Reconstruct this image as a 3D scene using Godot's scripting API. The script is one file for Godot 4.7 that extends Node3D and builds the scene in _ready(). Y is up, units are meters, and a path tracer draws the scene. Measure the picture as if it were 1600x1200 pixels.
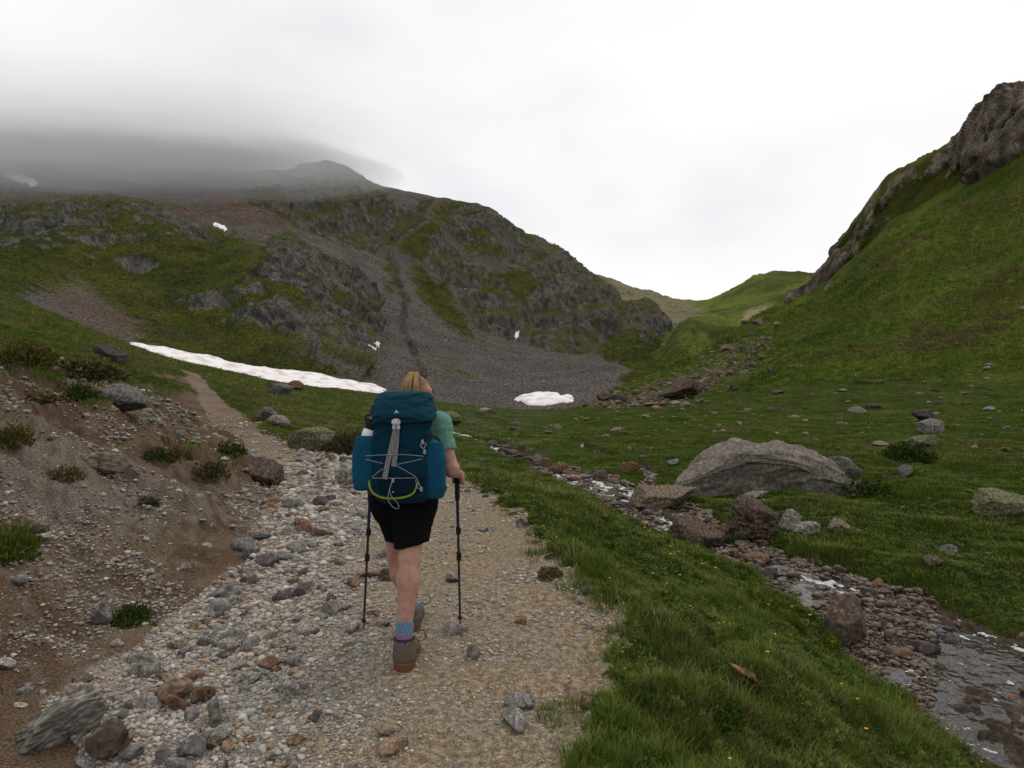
extends Node3D
# A mountain valley under low cloud: a stony path, an earth bank, a stream meadow, a scree mountain, a steep grass hillside and a hiker.
# World: metres, y up, valley runs towards -z. The eye stands 1.65 m over the path at the origin.

const F := 1067.0          # focal length of the photograph in its pixels
const EYE := 1.65
const HOR := 640.0         # photograph row of the horizon

var rng := RandomNumberGenerator.new()
var used := {}
var M := {}                # materials
var T := {}                # textures
var n_a := FastNoiseLite.new()   # smooth fractal, unit wavelength
var n_r := FastNoiseLite.new()   # ridged fractal
var n_s := FastNoiseLite.new()   # single octave
var n_c := FastNoiseLite.new()   # cells

func setup_noise() -> void:
	for n in [n_a, n_r, n_s, n_c]:
		n.noise_type = FastNoiseLite.TYPE_SIMPLEX_SMOOTH
		n.frequency = 1.0
		n.seed = 7
	n_a.fractal_type = FastNoiseLite.FRACTAL_FBM
	n_a.fractal_octaves = 4
	n_r.fractal_type = FastNoiseLite.FRACTAL_RIDGED
	n_r.fractal_octaves = 5
	n_r.fractal_gain = 0.55
	n_s.fractal_type = FastNoiseLite.FRACTAL_NONE
	n_c.noise_type = FastNoiseLite.TYPE_CELLULAR
	n_c.fractal_type = FastNoiseLite.FRACTAL_NONE
	n_c.cellular_return_type = FastNoiseLite.RETURN_DISTANCE2_SUB
	n_c.cellular_jitter = 1.0

# a point at photograph column u, row v and depth d, as a world position
func P(u: float, v: float, d: float) -> Vector3:
	return Vector3((u - 800.0) / F * d, EYE + (HOR - v) / F * d, -d)

func ss(a: float, b: float, x: float) -> float:
	var t := clampf((x - a) / (b - a), 0.0, 1.0)
	return t * t * (3.0 - 2.0 * t)

func numbered(called: String) -> String:
	var k: int = used.get(called, -1) + 1
	used[called] = k
	return called if k == 0 else "%s_%03d" % [called, k]

func tag(o: Node, label: String, category: String, group := "", kind := "") -> void:
	if label != "": o.set_meta("label", label)
	if category != "": o.set_meta("category", category)
	if group != "": o.set_meta("group", group)
	if kind != "": o.set_meta("kind", kind)

func thing(called: String, label: String, category: String, at := Vector3.ZERO, group := "") -> Node3D:
	var o := Node3D.new()
	o.name = numbered(called)
	add_child(o)
	o.position = at
	tag(o, label, category, group)
	return o

func obj(called: String, mesh: Mesh, mat: Material, parent: Node = null, at := Vector3.ZERO) -> MeshInstance3D:
	var o := MeshInstance3D.new()
	o.mesh = mesh
	o.material_override = mat
	o.position = at
	if parent == null:
		o.name = numbered(called)
		add_child(o)
	else:
		o.name = called
		parent.add_child(o, true)
	return o

func lin(r: float, g: float, b: float) -> Color:
	return Color(r, g, b).linear_to_srgb()

func noise_tex(kind: String, freq: float, oct: int, lo: Color, hi: Color, size := 512, normal := 0.0, mid = null) -> NoiseTexture2D:
	var n := FastNoiseLite.new()
	n.seed = rng.randi() % 1000
	n.frequency = freq
	if kind == "cell":
		n.noise_type = FastNoiseLite.TYPE_CELLULAR
		n.cellular_return_type = FastNoiseLite.RETURN_CELL_VALUE
		n.fractal_type = FastNoiseLite.FRACTAL_NONE
	elif kind == "dist":
		n.noise_type = FastNoiseLite.TYPE_CELLULAR
		n.cellular_return_type = FastNoiseLite.RETURN_DISTANCE2_SUB
		n.fractal_type = FastNoiseLite.FRACTAL_FBM
		n.fractal_octaves = oct
	else:
		n.noise_type = FastNoiseLite.TYPE_SIMPLEX_SMOOTH
		n.fractal_type = FastNoiseLite.FRACTAL_RIDGED if kind == "ridge" else FastNoiseLite.FRACTAL_FBM
		n.fractal_octaves = oct
	var t := NoiseTexture2D.new()
	t.width = size
	t.height = size
	t.seamless = true
	t.seamless_blend_skirt = 0.2
	if normal > 0.0:
		t.as_normal_map = true
		t.bump_strength = normal
	else:
		var g := Gradient.new()
		g.set_color(0, lo)
		g.set_color(1, hi)
		if mid != null: g.add_point(0.5, mid)
		t.color_ramp = g
	t.noise = n
	return t

func surf(color: Color, rough := 0.9, tex: Texture2D = null, scale := 1.0, nrm: Texture2D = null, nscale := 1.0, vcol := false, world := true) -> StandardMaterial3D:
	var m := StandardMaterial3D.new()
	m.albedo_color = color
	m.roughness = rough
	m.metallic_specular = 0.12
	m.vertex_color_use_as_albedo = vcol
	if tex != null or nrm != null:
		m.uv1_triplanar = true
		m.uv1_world_triplanar = world
		m.uv1_triplanar_sharpness = 3.0
		m.uv1_scale = Vector3.ONE * scale
	if tex != null: m.albedo_texture = tex
	if nrm != null:
		m.normal_enabled = true
		m.normal_texture = nrm
		m.normal_scale = nscale
	return m

func add_detail(m: StandardMaterial3D, tex: Texture2D, scale: float) -> void:
	m.detail_enabled = true
	m.detail_blend_mode = BaseMaterial3D.BLEND_MODE_MUL
	m.detail_uv_layer = BaseMaterial3D.DETAIL_UV_2
	m.detail_albedo = tex
	m.uv2_triplanar = true
	m.uv2_world_triplanar = m.uv1_world_triplanar
	m.uv2_triplanar_sharpness = 3.0
	m.uv2_scale = Vector3.ONE * scale

func g(v: float) -> Color:
	return Color(v, v, v)

func materials() -> void:
	T.grit = noise_tex("cell", 0.06, 1, g(0.66), g(1.0), 1024)
	T.grit_n = noise_tex("dist", 0.05, 2, g(0), g(1), 1024, 5.0)
	T.soil = noise_tex("fbm", 0.02, 6, Color(0.55, 0.53, 0.5), g(1.0), 1024)
	T.soil_n = noise_tex("fbm", 0.03, 6, g(0), g(1), 512, 6.0)
	T.grass = noise_tex("fbm", 0.03, 6, Color(0.5, 0.55, 0.45), Color(1.0, 1.0, 0.9), 1024)
	T.grass_n = noise_tex("fbm", 0.06, 5, g(0), g(1), 512, 7.0)
	T.rock = noise_tex("fbm", 0.012, 7, Color(0.42, 0.4, 0.4), Color(1.0, 0.98, 0.95), 1024)
	T.crack = noise_tex("ridge", 0.008, 5, g(1.0), g(0.55), 1024)
	T.rock_n = noise_tex("ridge", 0.012, 6, g(0), g(1), 1024, 5.0)
	T.patch = noise_tex("fbm", 0.006, 4, Color(0.62, 0.62, 0.62), g(1.0), 512)
	T.weave_n = noise_tex("fbm", 0.12, 3, g(0), g(1), 256, 2.0)
	# ground: vertex colours carry what it is made of, textures the grain
	M.path = surf(Color.WHITE, 0.95, T.grit, 2.3, T.grit_n, 0.9, true)
	add_detail(M.path, T.soil, 0.9)
	M.bank = surf(Color.WHITE, 0.97, T.soil, 1.9, T.soil_n, 1.2, true)
	add_detail(M.bank, T.grit, 3.4)
	M.meadow = surf(Color.WHITE, 0.95, T.grass, 0.45, T.grass_n, 1.0, true)
	add_detail(M.meadow, T.patch, 0.11)
	M.hillside = surf(Color.WHITE, 0.97, T.grass, 0.07, T.grass_n, 1.0, true)
	add_detail(M.hillside, T.patch, 0.013)
	M.mountain = surf(Color.WHITE, 0.97, T.rock, 0.11, T.rock_n, 0.35, true)
	add_detail(M.mountain, T.grit, 0.13)
	M.far = surf(Color.WHITE, 0.97, T.grass, 0.02, T.grass_n, 0.8, true)
	M.snow = surf(lin(0.80, 0.77, 0.78), 0.7, noise_tex("fbm", 0.02, 5, Color(0.74, 0.70, 0.68), g(1.0), 512, 0.0, Color(0.96, 0.95, 0.95)), 0.033, T.soil_n, 0.6)
	# stones, each its own mineral colour
	var cols := {"grey": lin(0.46, 0.455, 0.44), "pale": lin(0.66, 0.63, 0.58), "tan": lin(0.54, 0.45, 0.34), "rust": lin(0.44, 0.29, 0.20), "dark": lin(0.24, 0.23, 0.23), "brown": lin(0.35, 0.275, 0.225), "lichen": lin(0.45, 0.47, 0.29), "white": lin(0.85, 0.82, 0.77), "peach": lin(0.64, 0.47, 0.34), "orange": lin(0.54, 0.33, 0.18)}
	for k in cols:
		var m := surf(cols[k], 0.9, T.rock, 4.0, T.soil_n, 0.5)
		add_detail(m, T.patch, 5.0)
		M["stone_" + k] = m
		m = surf(cols[k], 0.92, T.rock, 1.3, T.soil_n, 0.9)
		add_detail(m, T.crack, 0.9)
		M["rock_" + k] = m
	M.boulder = surf(lin(0.62, 0.57, 0.51), 0.92, T.rock, 2.2, T.soil_n, 0.8)
	add_detail(M.boulder, T.crack, 0.45)
	M.gravel = surf(Color.WHITE, 0.92, T.soil, 6.0, null, 1.0, true, false)
	M.crag = surf(Color.WHITE, 0.95, T.rock, 0.2, T.rock_n, 0.8, true)
	add_detail(M.crag, T.crack, 0.12)
	M.wet = surf(Color.WHITE, 0.35, T.soil, 6.0, null, 1.0, true, false)
	M.wet.metallic_specular = 0.3
	M.scree = surf(Color.WHITE, 0.95, null, 1.0, null, 1.0, true)
	M.leaf = surf(Color.WHITE, 0.75, null, 1.0, null, 1.0, true)
	M.leaf.backlight_enabled = true
	M.leaf.backlight = Color(0.25, 0.28, 0.1)
	M.leaf_plain = M.leaf

# ------------------------------------------------------------ solid builders
var ico_cache := {}

func ico(level: int) -> Array:
	if ico_cache.has(level): return ico_cache[level]
	var v := PackedVector3Array()
	var f := PackedInt32Array()
	if level == 0:
		var t := (1.0 + sqrt(5.0)) / 2.0
		for p in [[-1, t, 0], [1, t, 0], [-1, -t, 0], [1, -t, 0], [0, -1, t], [0, 1, t], [0, -1, -t], [0, 1, -t], [t, 0, -1], [t, 0, 1], [-t, 0, -1], [-t, 0, 1]]:
			v.append(Vector3(p[0], p[1], p[2]).normalized())
		f = PackedInt32Array([0, 5, 11, 0, 1, 5, 0, 7, 1, 0, 10, 7, 0, 11, 10, 1, 9, 5, 5, 4, 11, 11, 2, 10, 10, 6, 7, 7, 8, 1, 3, 4, 9, 3, 2, 4, 3, 6, 2, 3, 8, 6, 3, 9, 8, 4, 5, 9, 2, 11, 4, 6, 10, 2, 8, 7, 6, 9, 1, 8])
	else:
		var b := ico(level - 1)
		v = b[0].duplicate()
		var mids := {}
		var bf: PackedInt32Array = b[1]
		for i in range(0, bf.size(), 3):
			var m := [0, 0, 0]
			for e in 3:
				var p: int = bf[i + e]
				var q: int = bf[i + (e + 1) % 3]
				var key := mini(p, q) * 100000 + maxi(p, q)
				if not mids.has(key):
					mids[key] = v.size()
					v.append(((v[p] + v[q]) * 0.5).normalized())
				m[e] = mids[key]
			for tri in [[bf[i], m[0], m[2]], [bf[i + 1], m[1], m[0]], [bf[i + 2], m[2], m[1]], [m[0], m[1], m[2]]]:
				f.append_array(PackedInt32Array(tri))
	ico_cache[level] = [v, f]
	return ico_cache[level]

func commit(v: PackedVector3Array, f: PackedInt32Array, nrm = null, col = null) -> ArrayMesh:
	var a := []
	a.resize(Mesh.ARRAY_MAX)
	if nrm == null:
		nrm = PackedVector3Array()
		nrm.resize(v.size())
		for i in range(0, f.size(), 3):
			var n := (v[f[i + 2]] - v[f[i]]).cross(v[f[i + 1]] - v[f[i]])
			for e in 3: nrm[f[i + e]] += n
		for i in v.size(): nrm[i] = nrm[i].normalized()
	a[Mesh.ARRAY_VERTEX] = v
	a[Mesh.ARRAY_NORMAL] = nrm
	a[Mesh.ARRAY_INDEX] = f
	if col != null: a[Mesh.ARRAY_COLOR] = col
	var m := ArrayMesh.new()
	m.add_surface_from_arrays(Mesh.PRIMITIVE_TRIANGLES, a)
	return m

# a stone: a ball cut by random planes, roughened; within about one unit
func stone_mesh(sd: int, level: int, cuts: int, rough: float, planes := [], fine := 0.0) -> ArrayMesh:
	var r := RandomNumberGenerator.new()
	r.seed = sd
	var pl := planes.duplicate()
	for i in cuts:
		var n := Vector3(r.randfn(), r.randfn() * 0.9, r.randfn()).normalized()
		pl.append([n, r.randf_range(0.44, 0.84)])
	var b := ico(level)
	var src: PackedVector3Array = b[0]
	var v := PackedVector3Array()
	v.resize(src.size())
	var off := Vector3(r.randf() * 50, r.randf() * 50, r.randf() * 50)
	for i in src.size():
		var dir := src[i]
		var rad := 1.0
		for p in pl:
			var c: float = dir.dot(p[0])
			if c > 0.05:
				var lim: float = p[1] / c
				var k := 0.014
				var h := maxf(k - absf(rad - lim), 0.0) / k
				rad = minf(rad, lim) - h * h * k * 0.25
		var q := dir * rad
		rad *= 1.0 + rough * n_a.get_noise_3dv(q * 1.1 + off)
		if fine > 0.0:
			rad += fine * (n_r.get_noise_3dv(q * Vector3(1.6, 3.0, 1.6) + off) - 0.2)
		v[i] = dir * rad
	return commit(v, b[1])

# a closed tube through points
func tube(pts: PackedVector3Array, radii, sides := 10, cap := true) -> ArrayMesh:
	var v := PackedVector3Array()
	var f := PackedInt32Array()
	var n := pts.size()
	var side := Vector3.ZERO
	for i in n:
		var t := (pts[mini(i + 1, n - 1)] - pts[maxi(i - 1, 0)]).normalized()
		if side == Vector3.ZERO: side = (Vector3.UP if absf(t.y) < 0.9 else Vector3.RIGHT).cross(t).normalized()
		side = (side - t * side.dot(t)).normalized()
		var up := t.cross(side)
		var rad: float = radii[i] if radii is Array or radii is PackedFloat32Array else radii
		for k in sides:
			var a := TAU * k / sides
			v.append(pts[i] + (side * cos(a) + up * sin(a)) * rad)
	for i in n - 1:
		for k in sides:
			var a := i * sides + k
			var b := i * sides + (k + 1) % sides
			f.append_array(PackedInt32Array([a, a + sides, b, b, a + sides, b + sides]))
	if cap:
		for e in [0, n - 1]:
			var c := v.size()
			v.append(pts[e])
			for k in sides:
				var a: int = e * sides + k
				var b: int = e * sides + (k + 1) % sides
				f.append_array(PackedInt32Array([c, a, b]) if e == 0 else PackedInt32Array([c, b, a]))
	return commit(v, f)

func spline(ctrl: Array, per := 6) -> PackedVector3Array:
	var out := PackedVector3Array()
	var n := ctrl.size()
	for i in n - 1:
		var p0: Vector3 = ctrl[maxi(i - 1, 0)]
		var p3: Vector3 = ctrl[mini(i + 2, n - 1)]
		for k in per:
			out.append((ctrl[i] as Vector3).cubic_interpolate(ctrl[i + 1], p0, p3, float(k) / per))
	out.append(ctrl[n - 1])
	return out

func merge(meshes: Array) -> ArrayMesh:
	var st := SurfaceTool.new()
	for m in meshes: st.append_from(m, 0, Transform3D())
	return st.commit()

# ------------------------------------------------------------ terrain
var tab := {}              # tables along the valley: path edges, stream line, heights
const TD := 0.05
const TN := 900

func table(name_: String, pts: Array) -> void:
	var a := PackedFloat32Array()
	a.resize(TN)
	for i in TN:
		var d := i * TD
		var k := 0
		while k < pts.size() - 2 and d > pts[k + 1][0]: k += 1
		var p0 = pts[maxi(k - 1, 0)]
		var p1 = pts[k]
		var p2 = pts[k + 1]
		var p3 = pts[mini(k + 2, pts.size() - 1)]
		var t := clampf((d - p1[0]) / (p2[0] - p1[0]), 0.0, 1.0)
		var m1: float = (p2[1] - p0[1]) / maxf(p2[0] - p0[0], 0.01) * (p2[0] - p1[0])
		var m2: float = (p3[1] - p1[1]) / maxf(p3[0] - p1[0], 0.01) * (p2[0] - p1[0])
		a[i] = (2 * t * t * t - 3 * t * t + 1) * p1[1] + (t * t * t - 2 * t * t + t) * m1 + (3 * t * t - 2 * t * t * t) * p2[1] + (t * t * t - t * t) * m2
	tab[name_] = a

func at(name_: String, d: float) -> float:
	var a: PackedFloat32Array = tab[name_]
	var q := clampf(d / TD, 0.0, TN - 1.001)
	var i := int(q)
	return lerpf(a[i], a[i + 1], q - i)

# A relief table: feature lines, each a list of [column, row, depth], joined along depth by a smooth profile.
class Relief:
	var u0: float
	var u1: float
	var nu: int
	var l0: float
	var l1: float
	var nd: int
	var e: PackedFloat32Array     # slope of sight (height over depth) per column and log depth
	func at_line(line: Array, u: float) -> Vector2:
		var k := 0
		while k < line.size() - 2 and u > line[k + 1][0]: k += 1
		var t := clampf((u - line[k][0]) / (line[k + 1][0] - line[k][0]), 0.0, 1.0)
		return Vector2(lerpf(line[k][1], line[k + 1][1], t), lerpf(line[k][2], line[k + 1][2], t))
	func _init(lines: Array, a0: float, a1: float, an: int, d0: float, d1: float, dn: int) -> void:
		u0 = a0; u1 = a1; nu = an; l0 = log(d0); l1 = log(d1); nd = dn
		e.resize(nu * nd)
		var n := lines.size()
		for i in nu:
			var u := lerpf(u0, u1, float(i) / (nu - 1))
			var xs := PackedFloat32Array()
			var ys := PackedFloat32Array()
			for l in lines:
				var q := at_line(l, u)
				xs.append(log(q.y))
				ys.append((640.0 - q.x) / 1067.0)
			for k in range(1, n): xs[k] = maxf(xs[k], xs[k - 1] + 0.03)
			var ms := PackedFloat32Array()
			for k in n:
				if k == 0: ms.append((ys[1] - ys[0]) / (xs[1] - xs[0]))
				elif k == n - 1: ms.append((ys[k] - ys[k - 1]) / (xs[k] - xs[k - 1]))
				else:
					var a := (ys[k] - ys[k - 1]) / (xs[k] - xs[k - 1])
					var b := (ys[k + 1] - ys[k]) / (xs[k + 1] - xs[k])
					ms.append(0.0 if a * b <= 0.0 else 2.0 * a * b / (a + b))
			var s := 0
			for j in nd:
				var x := lerpf(l0, l1, float(j) / (nd - 1))
				while s < n - 2 and x > xs[s + 1]: s += 1
				var w := xs[s + 1] - xs[s]
				var t := clampf((x - xs[s]) / w, 0.0, 1.0)
				var t2 := t * t
				var t3 := t2 * t
				e[i * nd + j] = (2 * t3 - 3 * t2 + 1) * ys[s] + (t3 - 2 * t2 + t) * w * ms[s] + (3 * t2 - 2 * t3) * ys[s + 1] + (t3 - t2) * w * ms[s + 1]
	func slope(u: float, d: float) -> float:
		var a := clampf((u - u0) / (u1 - u0), 0.0, 1.0) * (nu - 1.001)
		var b := clampf((log(d) - l0) / (l1 - l0), 0.0, 1.0) * (nd - 1.001)
		var i := int(a)
		var j := int(b)
		var p := i * nd + j
		return lerpf(lerpf(e[p], e[p + 1], b - j), lerpf(e[p + nd], e[p + nd + 1], b - j), a - i)

var valley: Relief
var massif: Relief
var pass_: Relief
var cliff_foot := [[-600, 0, 400], [1000, 0, 300], [1230, 0, 212], [1300, 0, 200], [1385, 0, 186], [1490, 0, 172], [1600, 0, 148], [2000, 0, 128]]

func relief_tables() -> void:
	# path: left toe, right edge; stream line, bed height, half width
	table("xl", [[0, -1.5], [2.0, -1.55], [2.79, -1.75], [3.4, -2.25], [4.07, -2.14], [4.75, -2.22], [5.66, -2.33], [7.05, -2.64], [9.24, -3.2], [13.5, -5.2], [19.5, -8.6], [25, -12.0], [45, -24]])
	table("xr", [[0, 0.0], [2.0, 0.15], [2.79, 0.27], [4.09, 0.56], [4.88, 0.58], [5.86, 0.28], [7.64, 0.0], [9.0, -0.46], [10.3, -0.9], [12.5, -3.2], [14.6, -4.9], [19.5, -7.5], [25, -11.2], [45, -23.5]])
	table("xs", [[0, 4.7], [5.5, 4.75], [6.5, 4.7], [9.0, 4.3], [11.7, 3.5], [16.2, 2.55], [20, 1.0], [26, -0.97], [32, -3.0], [45, -7]])
	table("sw", [[0, 1.3], [6.5, 1.2], [8.0, 1.0], [9.5, 0.85], [11.7, 0.7], [14.0, 0.8], [16.2, 0.95], [18, 0.7], [20, 0.6], [26, 0.5], [32, 0.4], [45, 0.4]])
	table("xt", [[0, 2.9], [15.6, 2.75], [17.0, 3.3], [18.6, 3.75], [21, 3.3], [24, 2.4], [28, 2.6], [45, 3.0]])
	# broad relief of the valley: near slope, its crest, the hollow behind, foot and crest of the steep hillside, its far side
	valley = Relief.new([
		[[-600, 470, 18], [0, 505, 18], [200, 560, 18], [400, 640, 18], [600, 700, 18], [800, 720, 18], [1000, 722, 18], [1270, 712, 18], [1600, 690, 18], [2200, 670, 18]],
		[[-600, 430, 28], [0, 482, 28], [200, 553, 28], [400, 612, 28], [600, 655, 28], [720, 684, 28], [800, 684, 28], [1000, 673, 28], [1270, 664, 28], [1600, 645, 28], [2200, 620, 28]],
		[[-600, 400, 48], [0, 458, 50], [100, 500, 52], [200, 540, 55], [280, 566, 58], [430, 599, 62], [600, 619, 68], [700, 629, 78], [800, 641, 85], [900, 641, 88], [1000, 630, 82], [1100, 624, 74], [1150, 622, 70], [1300, 614, 62], [1600, 594, 54], [2200, 560, 46]],
		[[-600, 420, 75], [0, 475, 75], [200, 552, 82], [400, 597, 88], [600, 622, 98], [800, 645, 105], [880, 640, 105], [950, 622, 105], [1000, 616, 105], [1100, 595, 105], [1200, 565, 100], [1300, 545, 95], [1450, 480, 90], [1600, 430, 85], [2200, 330, 75]],
		[[-600, 640, 140], [900, 660, 150], [960, 612, 150], [1000, 602, 150], [1060, 578, 165], [1150, 528, 185], [1230, 480, 205], [1270, 458, 205], [1330, 400, 197], [1385, 345, 184], [1490, 290, 170], [1600, 232, 146], [2200, 110, 115]],
		[[-600, 660, 170], [900, 670, 170], [960, 613, 160], [1000, 602, 162], [1060, 571, 178], [1150, 516, 196], [1230, 465, 214], [1270, 440, 214], [1300, 405, 210], [1330, 352, 205], [1385, 272, 198], [1440, 244, 192], [1488, 222, 184], [1500, 206, 180], [1530, 162, 166], [1560, 134, 160], [1600, 126, 156], [2200, 60, 125]],
		[[-600, 690, 260], [900, 690, 260], [1000, 660, 230], [1100, 620, 250], [1270, 520, 280], [1600, 250, 250], [2200, 150, 220]],
		[[-600, 690, 420], [900, 690, 420], [1270, 630, 420], [1600, 600, 420], [2200, 500, 420]]], -620, 2220, 400, 16, 420, 160)
	massif = Relief.new([
		[[-600, 560, 72], [0, 560, 75], [200, 600, 82], [600, 660, 92], [900, 690, 100], [1100, 690, 120]],
		[[-600, 440, 108], [0, 450, 108], [200, 533, 112], [400, 574, 116], [610, 606, 120], [700, 626, 120], [800, 634, 122], [900, 622, 124], [950, 606, 132], [1000, 598, 155], [1100, 590, 190]],
		[[-600, 380, 200], [0, 388, 200], [200, 415, 210], [300, 420, 215], [400, 420, 215], [500, 440, 225], [600, 500, 240], [700, 540, 230], [800, 570, 220], [900, 576, 230], [1000, 562, 260], [1100, 560, 290]],
		[[-600, 310, 330], [0, 322, 330], [200, 330, 340], [400, 332, 360], [500, 370, 395], [600, 396, 415], [680, 450, 400], [750, 500, 380], [830, 530, 372], [900, 548, 362], [950, 541, 366], [985, 530, 380], [1040, 530, 400], [1100, 560, 430]],
		[[-600, 272, 450], [0, 280, 450], [200, 294, 460], [400, 294, 468], [500, 325, 462], [600, 340, 470], [680, 372, 455], [750, 412, 438], [830, 452, 424], [900, 470, 412], [950, 486, 402], [985, 500, 410], [1040, 512, 425], [1100, 575, 460]],
		[[-600, 240, 600], [0, 248, 600], [200, 262, 600], [330, 268, 600], [400, 270, 600], [450, 272, 600], [480, 259, 596], [510, 255, 596], [545, 263, 600], [570, 281, 596], [600, 293, 590], [650, 301, 580], [720, 316, 570], [765, 323, 560], [790, 339, 550], [820, 366, 536], [850, 378, 522], [870, 386, 516], [900, 413, 502], [930, 436, 490], [955, 468, 470], [985, 490, 440], [1010, 488, 440], [1035, 508, 440], [1060, 560, 450], [1100, 600, 480]],
		[[-600, 330, 900], [400, 380, 850], [700, 460, 800], [900, 560, 700], [1100, 640, 640]]], -620, 1110, 360, 70, 950, 260)
	pass_ = Relief.new([
		[[820, 660, 200], [1450, 660, 200]],
		[[820, 600, 270], [1000, 575, 270], [1040, 548, 268], [1060, 515, 270], [1080, 500, 272], [1150, 512, 285], [1200, 520, 280], [1450, 500, 280]],
		[[820, 600, 320], [1000, 560, 320], [1040, 535, 320], [1060, 497, 318], [1090, 487, 318], [1120, 493, 318], [1150, 508, 318], [1200, 505, 330], [1450, 480, 330]],
		[[820, 560, 380], [1000, 545, 380], [1060, 520, 380], [1100, 512, 380], [1150, 506, 380], [1200, 490, 380], [1450, 470, 380]],
		[[820, 500, 560], [950, 495, 560], [1000, 492, 560], [1060, 494, 560], [1100, 492, 560], [1150, 478, 560], [1200, 463, 560], [1270, 450, 560], [1450, 440, 560]],
		[[820, 400, 780], [880, 408, 780], [930, 430, 790], [960, 439, 810], [1000, 452, 830], [1050, 466, 860], [1078, 471, 870], [1110, 468, 870], [1140, 455, 850], [1165, 440, 830], [1185, 430, 820], [1210, 424, 800], [1240, 425, 800], [1275, 427, 800], [1450, 420, 800]],
		[[820, 500, 1200], [1450, 500, 1200]]], 800, 1460, 220, 195, 1210, 200)

# masks of the last ground() call
var k_path := 0.0
var k_bank := 0.0
var k_bed := 0.0
var k_hill := 0.0
var k_rock := 0.0

func line_d(line: Array, u: float) -> float:
	var k := 0
	while k < line.size() - 2 and u > line[k + 1][0]: k += 1
	return lerpf(line[k][2], line[k + 1][2], clampf((u - line[k][0]) / float(line[k + 1][0] - line[k][0]), 0.0, 1.0))

# height of the ground at x, depth d; sets the masks
func ground(x: float, d: float) -> float:
	k_path = 0.0; k_bank = 0.0; k_bed = 0.0; k_hill = 0.0; k_rock = 0.0
	var near := 0.0
	var far := 0.0
	var w := ss(17.0, 27.0, d)
	var wob := n_a.get_noise_2d(x * 0.35, d * 0.35)
	var fine := n_a.get_noise_2d(x * 2.1 + 40.0, d * 2.1)
	var xs := at("xs", d) + 0.12 * fine + 0.2 * wob
	var sw := at("sw", d)
	var bed := -1.05 + 0.063 * (d - 5.0)
	if d < 45.0: k_bed = 1.0 - ss(sw - 0.1, sw + 0.15, absf(x - xs))
	if w < 1.0:
		var xl := at("xl", d) + 0.22 * wob + 0.12 * fine
		var xr := at("xr", d) + 0.15 * wob + 0.18 * fine
		var py := 0.066 * d
		if x <= xl:
			var t := xl - x
			near = py + 0.5 * (t - 0.35 * (1.0 - exp(-t / 0.35))) * 1.0
			if t > 3.6: near -= 0.24 * (t - 3.6 - 0.5 * (1.0 - exp(-(t - 3.6) / 0.5)))
			near += ss(0.0, 0.8, t) * (0.28 * wob + 0.10 * fine + 0.06 * n_r.get_noise_2d(x * 0.5 + d * 0.35, d * 0.25 - x * 0.12) - 0.13 * maxf(0.0, n_r.get_noise_2d(d * 0.7 + x * 0.35, x * 0.22 + 7.0) - 0.1))
			k_bank = 1.0 - ss(2.6, 4.6, t + 1.4 * wob + 1.0 * fine - clampf(d - 7.0, 0.0, 5.0) * 0.12 + maxf(0.0, d - 12.0) * 0.3)
		elif x <= xr and d < 27.0:
			near = py + 0.05 * wob + 0.025 * fine
			k_path = 1.0
		elif x < xs:
			var t := clampf((x - xr) / maxf(xs - sw - xr, 0.3), 0.0, 1.0)
			var low := bed + 0.06
			near = lerpf(py, low, pow(t, 1.05)) + 0.10 * ss(0.0, 0.06, t) * (1.0 - t) + 0.14 * wob * ss(0.0, 0.3, t) + 0.05 * fine * ss(0.0, 0.1, t)
			near = lerpf(near, bed + 0.10 * fine + 0.10 * wob, k_bed)
		else:
			var t := maxf(x - xs - sw, 0.0)
			near = bed + 0.12 * ss(0.0, 0.4, t) + 0.03 * minf(t, 4.0) + 0.055 * maxf(t - 4.0, 0.0) + (0.16 * wob + 0.05 * fine) * ss(0.0, 0.8, t)
			near = lerpf(near, bed + 0.10 * fine + 0.10 * wob, k_bed)
			if d > 15.5 and d < 28.0:
				var q := 1.0 - ss(0.12, 0.32, absf(x - at("xt", d) - 0.15 * fine))
				near -= 0.16 * q
				k_bed = maxf(k_bed, q * ss(15.5, 16.0, d) * (1.0 - ss(24.0, 26.0, d)))
	if w > 0.0:
		var u := 800.0 + F * x / d
		far = EYE + d * valley.slope(u, d)
		var big := n_a.get_noise_2d(x * 0.07, d * 0.07)
		k_hill = ss(0.0, 30.0, u - 930.0) * ss(0.92, 1.12, d / lerpf(88.0, 52.0, clampf((u - 900.0) / 700.0, 0.0, 1.0)))
		far += (0.35 * big + 0.16 * wob + 0.06 * fine) * ss(20.0, 40.0, d) * (1.0 + 2.0 * k_hill)
		if k_hill > 0.0: far += k_hill * 1.5 * (n_r.get_noise_2d(x * 0.022 + d * 0.008, d * 0.006 - x * 0.004) - 0.2) * ss(60.0, 110.0, d)
		if d < 45.0: far -= k_bed * 0.25 * (1.0 - ss(34.0, 45.0, d))
		if d > 90.0 and u > 1150.0:
			var cf := line_d(cliff_foot, u)
			k_rock = ss(0.92, 1.0, d / cf + 0.08 * big) * (1.0 - 0.7 * ss(1.03, 1.08, d / cf + 0.03 * big)) * (1.0 - ss(1.12, 1.3, d / cf)) * clampf(0.8 + 0.9 * n_a.get_noise_2d(x * 0.025, d * 0.025 + 30.0), 0.15, 1.1)
		if d > 26.0: k_bed = k_bed * (1.0 - ss(32.0, 36.0, d))
		if d < 26.0 and k_path + k_bank == 0.0: pass
	if w >= 1.0:
		var xl2 := at("xl", d) + 0.3 * wob + 0.4 * fine
		var xr2 := at("xr", d) + 0.3 * wob + 0.3 * fine
		if d < 22.0 + 4.0 * fine and x > xl2 and x < xr2: k_path = 1.0
		return far
	return lerpf(near, far, w)

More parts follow.
